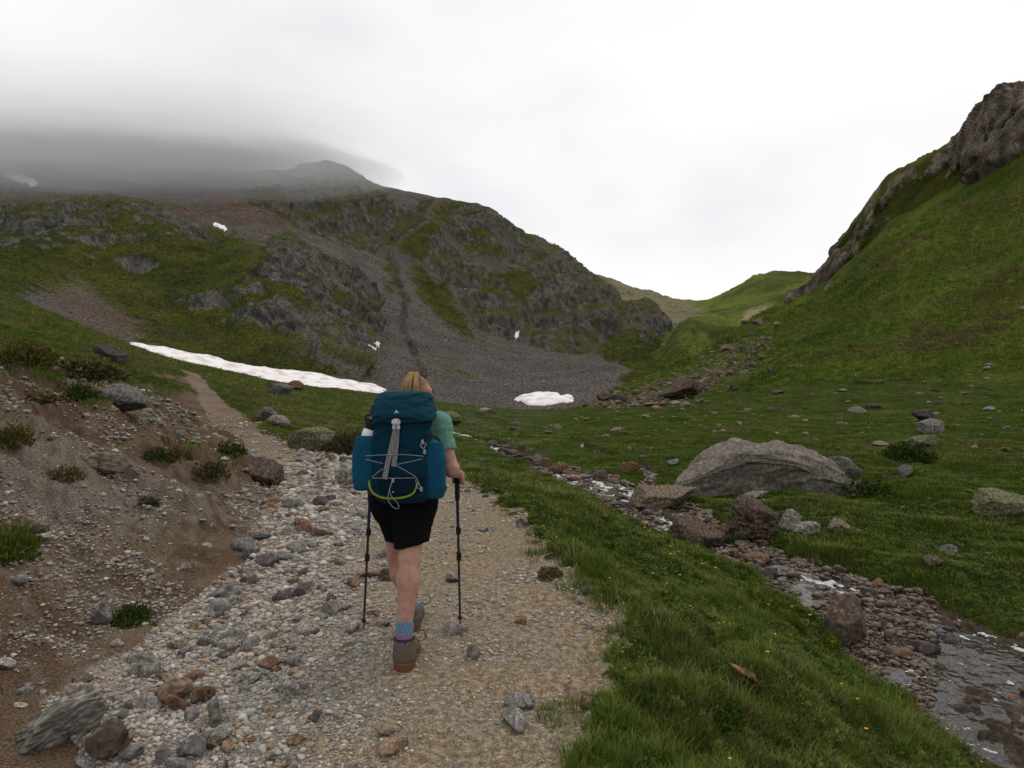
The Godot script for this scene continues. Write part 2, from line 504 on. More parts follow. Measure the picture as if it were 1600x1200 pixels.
func ground_at(u: float, v: float, d0 := 2.2, d1 := 230.0) -> Vector3:
	# first point of the ground along a line of sight
	var d := d0
	var last := d0
	while d < d1:
		var x := (u - 800.0) / F * d
		var y := EYE + (HOR - v) / F * d
		if ground(x, d) > y: break
		last = d
		d *= 1.02
	for i in 12:
		var m := 0.5 * (last + d)
		if ground((u - 800.0) / F * m, m) > EYE + (HOR - v) / F * m: d = m
		else: last = m
	return Vector3((u - 800.0) / F * d, ground((u - 800.0) / F * d, d), -d)

var fan_pos: PackedVector3Array
var fan_nrm: PackedVector3Array
var fan_col: PackedColorArray
var fan_w: PackedFloat32Array

# a fan of columns and rows of growing depth: finest where it is nearest
func fan(called: Array, mats: Array, nu: int, nd: int, u0: float, u1: float, d0: float, d1: float, base: Callable, paint: Callable) -> void:
	var n := nu * nd
	var pos := PackedVector3Array()
	var nrm := PackedVector3Array()
	var col := PackedColorArray()
	var reg := PackedByteArray()
	pos.resize(n); nrm.resize(n); col.resize(n); reg.resize(n)
	var step := pow(d1 / d0, 1.0 / (nd - 1))
	var d := d0
	var wgt := PackedFloat32Array()
	wgt.resize(n)
	for j in nd:
		for i in nu:
			var u := lerpf(u0, u1, float(i) / (nu - 1))
			var x := (u - 800.0) / F * d
			var r: Vector3 = base.call(x, d, u)      # height, roughness weight, region
			var p := j * nu + i
			pos[p] = Vector3(x, r.x, -d)
			wgt[p] = r.y
			reg[p] = int(r.z)
		d *= step
	grid_normals(pos, nrm, nu, nd)
	var moved := false
	var out := pos.duplicate()
	for p in n:
		if wgt[p] > 0.002:
			out[p] = rough(pos[p], nrm[p], wgt[p], reg[p])
			moved = true
	pos = out
	if moved: grid_normals(pos, nrm, nu, nd)
	d = d0
	for j in nd:
		for i in nu:
			var p := j * nu + i
			col[p] = paint.call(pos[p], nrm[p], lerpf(u0, u1, float(i) / (nu - 1)), wgt[p], reg[p], d)
		d *= step
	fan_pos = pos
	fan_nrm = nrm
	fan_col = col
	fan_w = wgt
	for k in called.size():
		var map := PackedInt32Array()
		map.resize(n)
		map.fill(-1)
		var v := PackedVector3Array()
		var vn := PackedVector3Array()
		var vc := PackedColorArray()
		var f := PackedInt32Array()
		for j in nd - 1:
			for i in nu - 1:
				var a := j * nu + i
				if reg[a] != k: continue
				for c in [a, a + 1, a + nu, a + 1, a + nu + 1, a + nu]:
					if map[c] < 0:
						map[c] = v.size()
						v.append(pos[c])
						vn.append(nrm[c])
						vc.append(col[c])
					f.append(map[c])
		if f.size() == 0: continue
		# rows run away from the eye: turn each triangle so that its front looks up
		for q in range(0, f.size(), 3):
			var t := f[q + 1]
			f[q + 1] = f[q + 2]
			f[q + 2] = t
		var o := obj(called[k], commit(v, f, vn, vc), mats[k])
		o.set_meta("kind", "structure")

func grid_normals(pos: PackedVector3Array, nrm: PackedVector3Array, nu: int, nd: int) -> void:
	for j in nd:
		var ja := maxi(j - 1, 0) * nu
		var jb := mini(j + 1, nd - 1) * nu
		for i in nu:
			var a := pos[j * nu + mini(i + 1, nu - 1)] - pos[j * nu + maxi(i - 1, 0)]
			var b := pos[jb + i] - pos[ja + i]
			nrm[j * nu + i] = a.cross(b).normalized()

# crags: push the surface out along its own normal
func rough(p: Vector3, n: Vector3, w: float, reg: int) -> Vector3:
	if reg == 4:
		var c := p + Vector3(2, 4, 2) * n_s.get_noise_3dv(p * 0.05)
		var e := (n_r.get_noise_3dv(c * Vector3(0.05, 0.022, 0.05)) - 0.2) * 4.5 + n_c.get_noise_3dv(c * Vector3(0.13, 0.05, 0.13)) * 2.4 + n_r.get_noise_3dv(c * 0.16) * 0.8
		return p + n * e * w
	var q := p + Vector3(4, 9, 2) * n_s.get_noise_3dv(p * 0.02)
	var h := (n_r.get_noise_3dv(q * Vector3(0.011, 0.008, 0.011)) - 0.15) * 11.0
	h += n_c.get_noise_3dv(q * Vector3(0.028, 0.019, 0.028)) * 4.2
	h += n_r.get_noise_3dv(q * 0.045 + Vector3(9, 0, 3)) * 0.9
	return p + n * h * w

func base_ground(x: float, d: float, _u: float) -> Vector3:
	var h := ground(x, d)
	var reg := 2.0
	if k_bed > 0.5: reg = 3.0
	elif k_path > 0.5: reg = 0.0
	elif k_bank > 0.5: reg = 1.0
	elif k_hill > 0.5 or d > 95.0: reg = 4.0
	if reg == 2.0 and d < 14.0:
		var off := x - at("xr", d)
		if off > -0.4 and off < 0.36 * edge(x, d) - 0.12: reg = 0.0
	return Vector3(h, k_rock * 0.25, reg)

func mixc(a: Color, b: Color, t: float) -> Color:
	return a.lerp(b, clampf(t, 0.0, 1.0))

# ragged turf: how far bare soil reaches into the grass beside the path
func edge(x: float, d: float) -> float:
	return clampf(0.35 + 1.1 * n_a.get_noise_2d(x * 1.3 + 31.0, d * 1.3) + 0.4 * n_s.get_noise_2d(x * 5.0, d * 5.0), 0.0, 1.0)

func paint_ground(p: Vector3, n: Vector3, u: float, w: float, reg: int, d: float) -> Color:
	var a := n_a.get_noise_2d(p.x * 0.9, p.z * 0.9)
	var b := n_a.get_noise_2d(p.x * 0.17 + 20.0, p.z * 0.17)
	var c := n_s.get_noise_2d(p.x * 7.0, p.z * 7.0)
	if reg == 0:
		var sand := mixc(Color(0.43, 0.36, 0.27), Color(0.45, 0.355, 0.24), 0.5 + 1.3 * a)
		var grey := mixc(Color(0.44, 0.41, 0.36), Color(0.54, 0.51, 0.47), 0.5 + c)
		var band := exp(-pow((p.x - (-1.0 - 0.17 * d)) / 0.8, 2.0))
		return mixc(mixc(sand, grey, band + 0.7 * b + 0.25 * c), mixc(Color(0.30, 0.22, 0.16), Color(0.40, 0.32, 0.25), 0.5 + a), ss(11.0, 15.0, d + 3.0 * b))
	if reg == 1:
		var soil := mixc(Color(0.16, 0.108, 0.07), Color(0.26, 0.19, 0.13), 0.5 + 1.5 * a)
		soil = mixc(soil, Color(0.31, 0.275, 0.235), 1.6 * b + 0.7 * c - 0.1)
		return soil
	if reg == 3:
		return mixc(Color(0.085, 0.065, 0.05), Color(0.15, 0.12, 0.095), 0.5 + 1.2 * c + a)
	var green := mixc(Color(0.065, 0.105, 0.02), Color(0.11, 0.145, 0.03), 0.5 + 1.4 * a)
	if reg == 2:
		var dry := Color(0.17, 0.145, 0.06)
		if d < 14.0:
			var off := p.x - at("xr", d)
			if off > -0.4 and off < 1.2: green = mixc(green, mixc(Color(0.42, 0.33, 0.24), Color(0.62, 0.52, 0.40), 0.5 + c), ss(0.1, -0.25, off - 0.36 * edge(p.x, d) + 0.12))
		green = mixc(green, dry, 1.5 * b + 0.5 * a - 0.25)
		if u < 650.0 and d < 45.0:
			green = mixc(green, Color(0.16, 0.125, 0.06), 0.25 + 1.6 * b + a)
		var q := n_a.get_noise_2d(p.x * 0.5 - 60.0, p.z * 0.5)
		if d > 15.0 and d < 90.0 and absf(u - 760.0) < 130.0:
			green = mixc(green, Color(0.20, 0.18, 0.15), (1.4 * q + 0.25) * (1.0 - absf(u - 760.0) / 130.0) * 2.0)
		return green
	# steep hillside: long bands that follow the slope, brown heath, bare rock
	var s := n_a.get_noise_2d((p.x - p.z * 0.8) * 0.02, (p.y * 0.13))
	var t := n_a.get_noise_3dv(p * 0.06)
	green = mixc(Color(0.075, 0.115, 0.02), Color(0.18, 0.20, 0.038), 0.5 + 1.4 * s + 0.9 * t)
	green = mixc(green, Color(0.13, 0.10, 0.05), 2.0 * t + 1.6 * s - 0.5 + 0.4 * c)
	var rock := mixc(Color(0.20, 0.175, 0.145), Color(0.44, 0.38, 0.32), 0.5 + 1.5 * n_a.get_noise_3dv(p * Vector3(0.25, 0.08, 0.25)))
	var bare := w * 1.6 + 0.9 * n_a.get_noise_3dv(p * 0.09) - 0.25 - 1.0 * (n.y - 0.62)
	if w > 0.02: green = mixc(green, rock, ss(0.25, 0.5, bare))
	# the fan of broken rock at the foot
	var ft := clampf((u - 935.0) / 250.0, 0.0, 1.0)
	var fv := HOR - F * (p.y - EYE) / d
	var deb := exp(-pow((fv - (628.0 - 92.0 * ft * ft)) / (10.0 + 16.0 * ft), 2.0)) * ss(915.0, 950.0, u) * (1.0 - ss(1130.0, 1210.0, u)) * ss(55.0, 70.0, d)
	green = mixc(green, mixc(Color(0.20, 0.145, 0.11), Color(0.32, 0.26, 0.21), 0.5 + 1.2 * c), ss(0.3, 0.55, deb + 0.8 * n_a.get_noise_3dv(p * 0.25)) * ss(0.1, 0.3, deb))
	return green

# the crags along the top of the steep hillside: a skin of broken rock between the foot and the crest of the cliff
func crags() -> void:
	var foot := [[1215, 486, 208], [1270, 456, 204], [1300, 432, 198], [1330, 408, 193], [1385, 356, 180], [1440, 330, 172], [1490, 300, 166], [1530, 278, 155], [1600, 250, 143], [1800, 200, 132]]
	var crest := [[1215, 474, 214], [1270, 440, 214], [1300, 405, 210], [1330, 352, 205], [1385, 272, 198], [1440, 244, 192], [1488, 222, 184], [1500, 206, 180], [1530, 162, 166], [1560, 134, 160], [1600, 126, 156], [1800, 105, 145]]
	var nu := 330
	var nt := 150
	var pos := PackedVector3Array()
	var nrm := PackedVector3Array()
	pos.resize(nu * nt)
	nrm.resize(nu * nt)
	for j in nt:
		var t := float(j) / (nt - 1)
		for i in nu:
			var u := lerpf(1215.0, 1790.0, float(i) / (nu - 1))
			var a := P(u, line_v(foot, u), line_d(foot, u))
			var b := P(u, line_v(crest, u), line_d(crest, u))
			pos[j * nu + i] = a.lerp(b, t) + Vector3(0, 2.2 * sin(PI * t), 0)
	grid_normals(pos, nrm, nu, nt)
	var out := pos.duplicate()
	var keep := PackedFloat32Array()
	keep.resize(nu * nt)
	for k in nu * nt:
		var p := pos[k]
		var t := float(k / nu) / (nt - 1)
		var u := lerpf(1215.0, 1790.0, float(k % nu) / (nu - 1))
		var c := p + Vector3(2.5, 5, 2.5) * n_s.get_noise_3dv(p * 0.045)
		var patch := 0.42 + 1.7 * n_a.get_noise_3dv(p * Vector3(0.03, 0.03, 0.03)) + 0.5 * n_a.get_noise_3dv(p * 0.12)
		patch += 0.75 * ss(1470.0, 1520.0, u) + 0.25 * (1.0 - ss(1300.0, 1380.0, u)) - 0.9 * ss(0.55, 0.95, t) * ss(1370.0, 1400.0, u) * (1.0 - ss(1480.0, 1510.0, u)) - 0.3 * (1.0 - ss(0.0, 0.35, t))
		keep[k] = patch
		var e := (n_r.get_noise_3dv(c * Vector3(0.06, 0.022, 0.06)) - 0.25) * 3.0 + n_c.get_noise_3dv(c * Vector3(0.16, 0.05, 0.16)) * 2.0 + n_r.get_noise_3dv(c * Vector3(0.25, 0.10, 0.25)) * 0.5
		var rim := ss(0.0, 0.08, t) * (1.0 - 0.8 * ss(0.93, 1.0, t)) * ss(1215.0, 1235.0, u)
		out[k] = p + nrm[k] * ((e * clampf(patch, 0.1, 1.0) + 0.4 + 1.2 * ss(0.2, 0.7, patch)) * rim - 1.4 * (1.0 - rim) - 1.6 * (1.0 - ss(0.05, 0.4, patch)))
	grid_normals(out, nrm, nu, nt)
	var col := PackedColorArray()
	var f := PackedInt32Array()
	for k in nu * nt:
		var p := out[k]
		var b := n_a.get_noise_3dv(p * Vector3(0.3, 0.1, 0.3))
		var rock := mixc(Color(0.20, 0.175, 0.145), Color(0.60, 0.51, 0.42), 0.45 + 1.3 * b)
		var green := mixc(Color(0.07, 0.105, 0.02), Color(0.16, 0.18, 0.036), 0.5 + 1.5 * n_a.get_noise_3dv(p * 0.1))
		col.append(mixc(green, rock, ss(0.2, 0.45, keep[k] + 0.5 * b - 0.9 * maxf(0.0, nrm[k].y - 0.55))))
	for j in nt - 1:
		for i in nu - 1:
			var a := j * nu + i
			f.append_array(PackedInt32Array([a, a + nu, a + 1, a + 1, a + nu, a + nu + 1]))
	var o := obj("cliff", commit(out, f, nrm, col), M.crag)
	o.set_meta("kind", "structure")

func line_v(line: Array, u: float) -> float:
	var k := 0
	while k < line.size() - 2 and u > line[k + 1][0]: k += 1
	return lerpf(line[k][1], line[k + 1][1], clampf((u - line[k][0]) / float(line[k + 1][0] - line[k][0]), 0.0, 1.0))

# ------------------------------------------------------------ mountain: what lies where, as a coarse map of column and row
var map_m := {}
const MW := 180
const MH := 80

func blobs(name_: String, list: Array) -> void:
	var a := PackedFloat32Array()
	a.resize(MW * MH)
	for b in list:
		var an := deg_to_rad(b[4])
		var ca := cos(an)
		var sa := sin(an)
		for j in MH:
			var v := 180.0 + j * 6.0
			for i in MW:
				var u := -620.0 + i * 9.7
				var x: float = ((u - b[0]) * ca + (v - b[1]) * sa) / b[2]
				var y: float = (-(u - b[0]) * sa + (v - b[1]) * ca) / b[3]
				var q := x * x + y * y
				if q < 6.0: a[j * MW + i] = a[j * MW + i] + b[5] * exp(-q * q * 0.7)
	map_m[name_] = a

func map_at(name_: String, u: float, v: float) -> float:
	var a: PackedFloat32Array = map_m[name_]
	var x := clampf((u + 620.0) / 9.7, 0.0, MW - 1.01)
	var y := clampf((v - 180.0) / 6.0, 0.0, MH - 1.01)
	var i := int(x)
	var j := int(y)
	var p := j * MW + i
	return lerpf(lerpf(a[p], a[p + 1], x - i), lerpf(a[p + MW], a[p + MW + 1], x - i), y - j)

func mountain_maps() -> void:
	blobs("rock", [
		[500, 310, 95, 60, 20, 1.0], [560, 350, 70, 45, 30, 0.8], [440, 300, 50, 40, 0, 0.5],
		[690, 350, 60, 45, 25, 0.45], [790, 370, 80, 40, 30, 0.6], [720, 430, 60, 35, 30, 0.9], [820, 500, 85, 45, 18, 1.0], [900, 500, 75, 60, 30, 1.1], [880, 440, 60, 40, 45, 0.8], [1012, 510, 30, 30, 0, 1.2],
		[490, 470, 95, 60, 35, 1.1], [560, 530, 45, 50, 20, 1.0], [420, 520, 60, 40, 10, 0.8], [530, 565, 45, 30, -20, 0.9], [330, 470, 90, 25, 15, 0.45],
		[120, 375, 130, 35, 8, 0.62], [220, 350, 90, 30, 8, 0.5], [310, 385, 60, 22, 20, 0.65], [60, 350, 80, 30, 0, 0.45], [330, 500, 60, 20, 20, 0.4], [180, 410, 70, 20, 10, 0.4], [-150, 380, 160, 50, 0, 0.7], [-300, 330, 200, 60, 0, 0.6]])
	blobs("grass", [
		[680, 470, 70, 28, 52, 1.0], [612, 425, 16, 40, 0, 0.8], [590, 560, 22, 60, -8, 0.5], [690, 545, 40, 20, 60, 0.35], [700, 590, 50, 18, 10, 0.3],
		[805, 448, 55, 22, -5, 1.3], [740, 360, 70, 40, 35, 0.8], [660, 380, 28, 26, -40, 0.9], [850, 400, 60, 22, 40, 0.5],
		[985, 565, 55, 50, -20, 1.1], [940, 580, 30, 20, -30, 0.7], [1060, 560, 50, 60, 0, 1.0],
		[330, 500, 150, 70, 15, 1.0], [250, 430, 150, 50, 12, 0.9], [150, 350, 160, 45, 5, 0.8], [400, 420, 110, 40, 20, 0.8], [500, 440, 70, 50, 30, 0.45], [340, 580, 140, 22, 12, 0.6], [480, 580, 90, 24, 8, 0.7],
		[20, 420, 90, 60, 0, 0.7], [-200, 400, 200, 90, 0, 0.9], [450, 320, 35, 20, 0, 0.4], [460, 350, 30, 14, 20, 0.5]])
	blobs("brown", [
		[200, 300, 230, 32, 6, 1.0], [-150, 290, 260, 40, 0, 1.0], [370, 320, 110, 30, 15, 1.0], [150, 470, 40, 120, -48, 1.3], [260, 530, 110, 24, 25, 0.7], [690, 350, 18, 24, 0, 0.7], [665, 420, 10, 50, -30, 0.4], [575, 560, 14, 50, 25, 0.6]])
	blobs("bump", [
		[470, 480, 105, 75, 32, 1.0], [540, 555, 50, 40, 20, 0.4], [180, 370, 150, 45, 8, 0.7], [900, 505, 90, 60, 25, 0.55], [1012, 510, 28, 30, 0, 0.4]])

func scree_map() -> void:
	var poly := PackedVector2Array()
	for q in [[300, 296], [420, 330], [520, 383], [600, 393], [640, 398], [668, 440], [720, 488], [790, 528], [870, 553], [945, 556], [985, 575], [965, 612], [890, 650], [590, 650], [560, 596], [602, 545], [600, 505], [565, 452], [505, 410], [420, 380], [350, 352], [300, 335]]: poly.append(Vector2(q[0], q[1]))
	var a := PackedFloat32Array()
	a.resize(MW * MH)
	for j in MH:
		for i in MW:
			if Geometry2D.is_point_in_polygon(Vector2(-620.0 + i * 9.7, 180.0 + j * 6.0), poly): a[j * MW + i] = 1.0
	map_m.scree = a
	blobs("strip", [[685, 468, 62, 17, 52, 1.0], [612, 428, 12, 38, 0, 0.7], [590, 560, 16, 55, -8, 0.4], [735, 520, 40, 12, 45, 0.35], [700, 575, 60, 16, 30, 0.3]])

func base_mountain(x: float, d: float, u: float) -> Vector3:
	var e := massif.slope(u, d)
	var v := HOR - F * e
	var y := EYE + d * e
	var wu := u + 14.0 * n_a.get_noise_2d(x * 0.02, d * 0.02)
	var wv := v + 9.0 * n_a.get_noise_2d(x * 0.02 + 50.0, d * 0.02)
	var k := clampf(map_at("rock", wu, wv) * (1.0 - map_at("scree", wu, wv)), 0.0, 1.2)
	var away := ss(100.0, 150.0, d)
	y += map_at("bump", u, v) * (1.0 - 0.7 * map_at("scree", u, v)) * 0.035 * d * away * (1.0 - ss(560, 600, d))
	# the gully down the scree
	var gu := 612.0 + (v - 395.0) * 0.22 + 24.0 * n_a.get_noise_1d(v * 0.012)
	if v > 380.0 and v < 615.0: y -= (1.3 + 2.0 * n_s.get_noise_1d(v * 0.09)) * exp(-pow((u - gu) / 5.0, 2.0)) * ss(380, 410, v) * (1.0 - ss(585, 612, v))
	y += n_a.get_noise_2d(x * 0.03, d * 0.03) * 2.0 * away
	return Vector3(y, (0.05 + 0.85 * ss(0.2, 0.75, k)) * away, 0.0)

func paint_mountain(p: Vector3, n: Vector3, u: float, w: float, _r: int, d: float) -> Color:
	var v := HOR - F * (p.y - EYE) / d
	var wu := u + 16.0 * n_a.get_noise_3dv(p * 0.022)
	var wv := v + 10.0 * n_a.get_noise_3dv(p * 0.022 + Vector3(50, 0, 0))
	var a := n_a.get_noise_3dv(p * 0.05)
	var b := n_a.get_noise_3dv(p * 0.2)
	var c := n_s.get_noise_3dv(p * 0.6)
	var scree := mixc(Color(0.19, 0.173, 0.16), Color(0.27, 0.25, 0.235), 0.5 + a + 0.5 * c)
	var brown := mixc(Color(0.20, 0.155, 0.13), Color(0.27, 0.22, 0.185), 0.5 + a + 0.5 * c)
	var col := mixc(scree, brown, ss(0.3, 0.7, map_at("brown", wu, wv) + 0.4 * a))
	var gr := mixc(Color(0.085, 0.10, 0.028), Color(0.155, 0.175, 0.04), 0.5 + 1.2 * a + 0.4 * b)
	var sm := map_at("scree", wu, wv)
	var gm := maxf(map_at("grass", wu, wv) * (1.0 - sm), map_at("strip", wu, wv))
	col = mixc(col, gr, ss(0.25, 0.75, gm + 0.55 * b + 0.35 * a) * ss(0.05, 0.25, gm))
	if w > 0.15:
		var rock := mixc(Color(0.09, 0.09, 0.08), Color(0.31, 0.31, 0.28), 0.45 + 1.1 * b + 0.5 * c)
		var bare := ss(0.1, 0.32, w * 0.8 + 0.5 * b - 1.5 * maxf(0.0, n.y - 0.5) - 1.1 * a - 0.2)
		col = mixc(col if gm > 0.25 else mixc(col, gr, 0.75), rock, bare)
	var gu := 612.0 + (v - 395.0) * 0.22 + 24.0 * n_a.get_noise_1d(v * 0.012)
	if v > 395.0 and v < 600.0:
		col = mixc(col, Color(0.13, 0.105, 0.09), 0.9 * ss(0.45, 1.2, exp(-pow((u - gu) / 7.0, 2.0)) + 0.9 * b + 0.5 * c))
	return col

func base_pass(x: float, d: float, u: float) -> Vector3:
	var e := pass_.slope(u, d)
	return Vector3(EYE + d * e + n_a.get_noise_2d(x * 0.02, d * 0.02) * 2.2, 0.25 + 0.5 * ss(0.0, 0.3, n_a.get_noise_2d(x * 0.015, d * 0.015)), 0.0)

func paint_pass(p: Vector3, _n: Vector3, u: float, _w: float, _r: int, d: float) -> Color:
	var a := n_a.get_noise_3dv(p * 0.025)
	var b := n_a.get_noise_3dv(p * 0.12)
	var col := mixc(Color(0.11, 0.135, 0.03), Color(0.19, 0.215, 0.05), 0.5 + a + 0.6 * b)
	col = mixc(col, Color(0.085, 0.10, 0.03), ss(0.05, 0.3, n_a.get_noise_3dv(p * 0.012 + Vector3(5, 0, 9)) + 0.4 * b))
	var bare := 1.0 - ss(1075.0, 1120.0, u + 40.0 * a)
	if d > 400.0: col = mixc(col, mixc(Color(0.22, 0.17, 0.15), Color(0.34, 0.27, 0.24), 0.5 + b), bare * ss(-0.3, 0.1, b + 0.2) * 0.9)
	var slip := exp(-pow((u - 1180.0) / 24.0, 2.0)) * exp(-pow((d - 420.0) / 70.0, 2.0))
	return mixc(col, Color(0.40, 0.31, 0.22), ss(0.3, 0.6, slip + 0.5 * b))

# ------------------------------------------------------------ stones
var stone_set := []

func stone_variants() -> void:
	for i in 14:
		stone_set.append(stone_mesh(100 + i, 3, 8 + i % 7, 0.10, [], 0.03))

func place(o: Node3D, p: Vector3, size: Vector3, yaw: float, tilt: float, sink := 0.35) -> void:
	o.transform = Transform3D(Basis(Vector3.UP, yaw) * Basis(Vector3.RIGHT, tilt) * Basis.from_scale(size), p + Vector3(0, size.y * (1.0 - 2.0 * sink), 0))

# a rock seen at column u with its base on row v; w and h are its breadth and height in the photograph
func rock(called: String, label: String, category: String, u: float, v: float, w: float, h: float, mat: String, sd: int, o := {}) -> Node3D:
	var p := ground_at(u, v)
	var d := -p.z
	var s := d / F
	var level: int = o.get("level", 4)
	var mesh := stone_mesh(sd, level, o.get("cuts", 10), o.get("rough", 0.14), o.get("planes", []), o.get("fine", 0.05))
	var n := obj(called, mesh, M["rock_" + mat])
	var size := Vector3(w * 0.56 * s, h * s * o.get("tall", 0.62), w * 0.56 * s * o.get("deep", 0.8))
	p.z -= size.z * 0.6
	p.y = minf(p.y, ground(p.x, -p.z)) + h * s - size.y * 0.92
	n.transform = Transform3D(Basis(Vector3.UP, o.get("yaw", 0.0)) * Basis(Vector3.BACK, o.get("roll", 0.0)) * Basis(Vector3.RIGHT, o.get("pitch", 0.0)) * Basis.from_scale(size), p)
	tag(n, label, category, o.get("group", ""))
	return n

func boulders() -> void:
	great_boulder()
	rock("rock", "rounded grey rock leaning on the far end of the great boulder", "rock", 1322, 752, 50, 40, "grey", 61)
	rock("rock", "flat tan slab wedged between the great boulder and the stream", "rock", 1042, 800, 112, 46, "tan", 22, {"planes": [[Vector3(-0.15, 0.95, 0.3).normalized(), 0.5]], "roll": 0.12, "yaw": 0.5})
	rock("rock", "broad brown rock at the edge of the cascade below the slab", "rock", 1088, 858, 88, 50, "brown", 23, {"planes": [[Vector3(0.1, 0.85, 0.5).normalized(), 0.55]], "roll": -0.25})
	rock("rock", "jagged dark brown crag standing in the grass before the great boulder", "rock", 1188, 846, 84, 62, "brown", 24, {"cuts": 12, "rough": 0.3, "fine": 0.2})
	rock("rock", "small reddish block against the jagged brown crag", "rock", 1142, 842, 34, 26, "rust", 25)
	rock("rock", "pale split rock with a rusty side beyond the jagged crag", "rock", 1240, 830, 44, 30, "pale", 26, {"roll": 0.5})
	rock("rock", "whitish pointed rock between the split rock and the tan one", "rock", 1266, 840, 42, 22, "pale", 27, {"roll": 0.35})
	rock("rock", "tan three-sided rock standing alone in the meadow grass", "rock", 1312, 834, 40, 24, "tan", 28, {"planes": [[Vector3(0.5, 0.7, 0.4).normalized(), 0.5], [Vector3(-0.6, 0.7, 0.3).normalized(), 0.55]]})
	rock("rock", "thin tan flake lying in the grass before the great boulder", "rock", 1105, 806, 48, 10, "tan", 29)
	rock("rock", "narrow pale slab propped in the grass under the great boulder", "rock", 1182, 782, 44, 12, "pale", 30, {"roll": 0.25})
	rock("boulder", "lichen-yellow block at the rim of the meadow", "boulder", 1578, 808, 84, 46, "lichen", 31, {"planes": [[Vector3(-0.1, 0.9, 0.4).normalized(), 0.55]]})
	rock("rock", "pale slab uppermost of the three on the rising meadow", "rock", 1464, 678, 44, 22, "pale", 32)
	rock("rock", "lichened slab lowest of the three on the rising meadow", "rock", 1450, 702, 50, 26, "lichen", 33)
	rock("rock", "dark slab behind the pale one on the rising meadow", "rock", 1452, 660, 40, 20, "dark", 34)
	rock("rock", "leaning grey rock in the deep grass past the great boulder", "rock", 1418, 746, 30, 18, "grey", 35)
	rock("rock", "flat dark rock high on the meadow near the hillside", "rock", 1370, 640, 28, 12, "dark", 36)
	rock("rock", "dull grey rock low in the meadow grass by the side stream", "rock", 1484, 868, 30, 16, "grey", 37)
	rock("rock", "brown rock beside a dull grey one low in the meadow", "rock", 1462, 888, 32, 18, "brown", 38)
	rock("rock", "orange rock where the side stream bends", "rock", 985, 738, 32, 20, "orange", 39)
	rock("rock", "reddish rock on the stream bank above the cascade", "rock", 872, 742, 32, 20, "rust", 40)
	rock("boulder", "big wet brown boulder splitting the lower stream", "boulder", 1335, 1010, 92, 82, "brown", 41, {"planes": [[Vector3(-0.2, 0.8, 0.5).normalized(), 0.6]]})
	rock("stone", "long flat orange stone lying on the grass verge", "stone", 1170, 1082, 54, 30, "orange", 42, {"roll": -0.55, "tall": 0.22})
	# along the bank and the path
	rock("boulder", "rounded tan boulder half buried high in the earth bank", "boulder", 146, 730, 68, 30, "tan", 43, {"cuts": 4})
	rock("boulder", "smooth pale grey boulder poking out beside the bank shrubs", "boulder", 182, 640, 66, 38, "grey", 44, {"cuts": 4, "roll": -0.35})
	rock("boulder", "dark boulder on the grassy slope above the bank", "boulder", 163, 566, 54, 30, "dark", 45, {"roll": -0.3})
	rock("boulder", "tan blunt boulder at the lip of the small earth cliff", "boulder", 40, 846, 46, 46, "tan", 46, {"cuts": 5, "roll": -0.4})
	rock("rock", "flat blue-grey rock with an earth skirt in mid bank", "rock", 221, 778, 40, 16, "grey", 47, {"roll": -0.2})
	rock("boulder", "dark mossy boulder at the inner bend of the path", "boulder", 408, 758, 62, 40, "brown", 48, {"cuts": 4, "roll": -0.3})
	rock("rock", "low grey slab at the path edge by the mossy boulder", "rock", 456, 797, 42, 18, "grey", 49, {"roll": -0.15})
	rock("rock", "pale oval rock at the foot of the bank", "rock", 400, 846, 36, 16, "pale", 50, {"cuts": 3})
	rock("rock", "upright grey pointed rock in the bank beside a green shrub", "rock", 151, 980, 32, 34, "grey", 51, {"cuts": 6, "roll": 0.2})
	rock("boulder", "long lichen-green boulder beside the path ahead of the hiker", "boulder", 486, 706, 88, 36, "lichen", 52, {"cuts": 5, "roll": 0.12})
	rock("rock", "orange-brown stone in front of the lichen-green boulder", "rock", 487, 706, 20, 18, "orange", 53)
	rock("rock", "white washed boulder sunk in the path left of the backpack", "rock", 552, 760, 56, 40, "white", 54, {"cuts": 4})
	rock("stone", "white egg-shaped stone at the left edge of the path", "stone", 341, 959, 30, 22, "white", 55, {"cuts": 2, "rough": 0.05})
	rock("stone", "blue-grey oval stone touching the white egg-shaped one", "stone", 349, 938, 40, 20, "grey", 56, {"cuts": 3})
	rock("boulder", "large sloping grey slab at the near corner of the path", "boulder", 66, 1172, 146, 66, "pale", 57, {"planes": [[Vector3(-0.35, 0.85, 0.3).normalized(), 0.5], [Vector3(0.9, 0.1, 0.4).normalized(), 0.75]], "cuts": 9, "roll": 0.42, "deep": 0.6, "level": 5, "fine": 0.12})
	rock("boulder", "grey-brown hump of rock next to the large sloping slab", "boulder", 165, 1196, 66, 66, "brown", 58, {"cuts": 6})
	rock("stone", "pale peach stone topping the pile of cobbles", "stone", 266, 1098, 52, 34, "peach", 59, {"cuts": 8})
	rock("stone", "brick-red stone leaning under the pale peach one", "stone", 270, 1112, 44, 22, "rust", 60, {"roll": -0.4})
	rock("stone", "brown angular cobble behind the brick-red stone", "stone", 311, 1100, 36, 28, "rust", 62)
	rock("stone", "tall waisted pale cobble standing on end in the pile", "stone", 331, 1136, 24, 44, "pale", 63, {"cuts": 4})
	rock("stone", "cream round cobble in the middle of the pile", "stone", 296, 1126, 22, 20, "white", 64, {"cuts": 3})
	rock("stone", "grey broad cobble in front of the cobble pile", "stone", 295, 1188, 40, 32, "grey", 65)
	rock("stone", "grey-white cobble next to the blue-grey lump at the near edge", "stone", 250, 1194, 30, 32, "pale", 66)
	rock("stone", "blue-grey lump of stone at the near edge of the path", "stone", 200, 1190, 44, 20, "grey", 67)
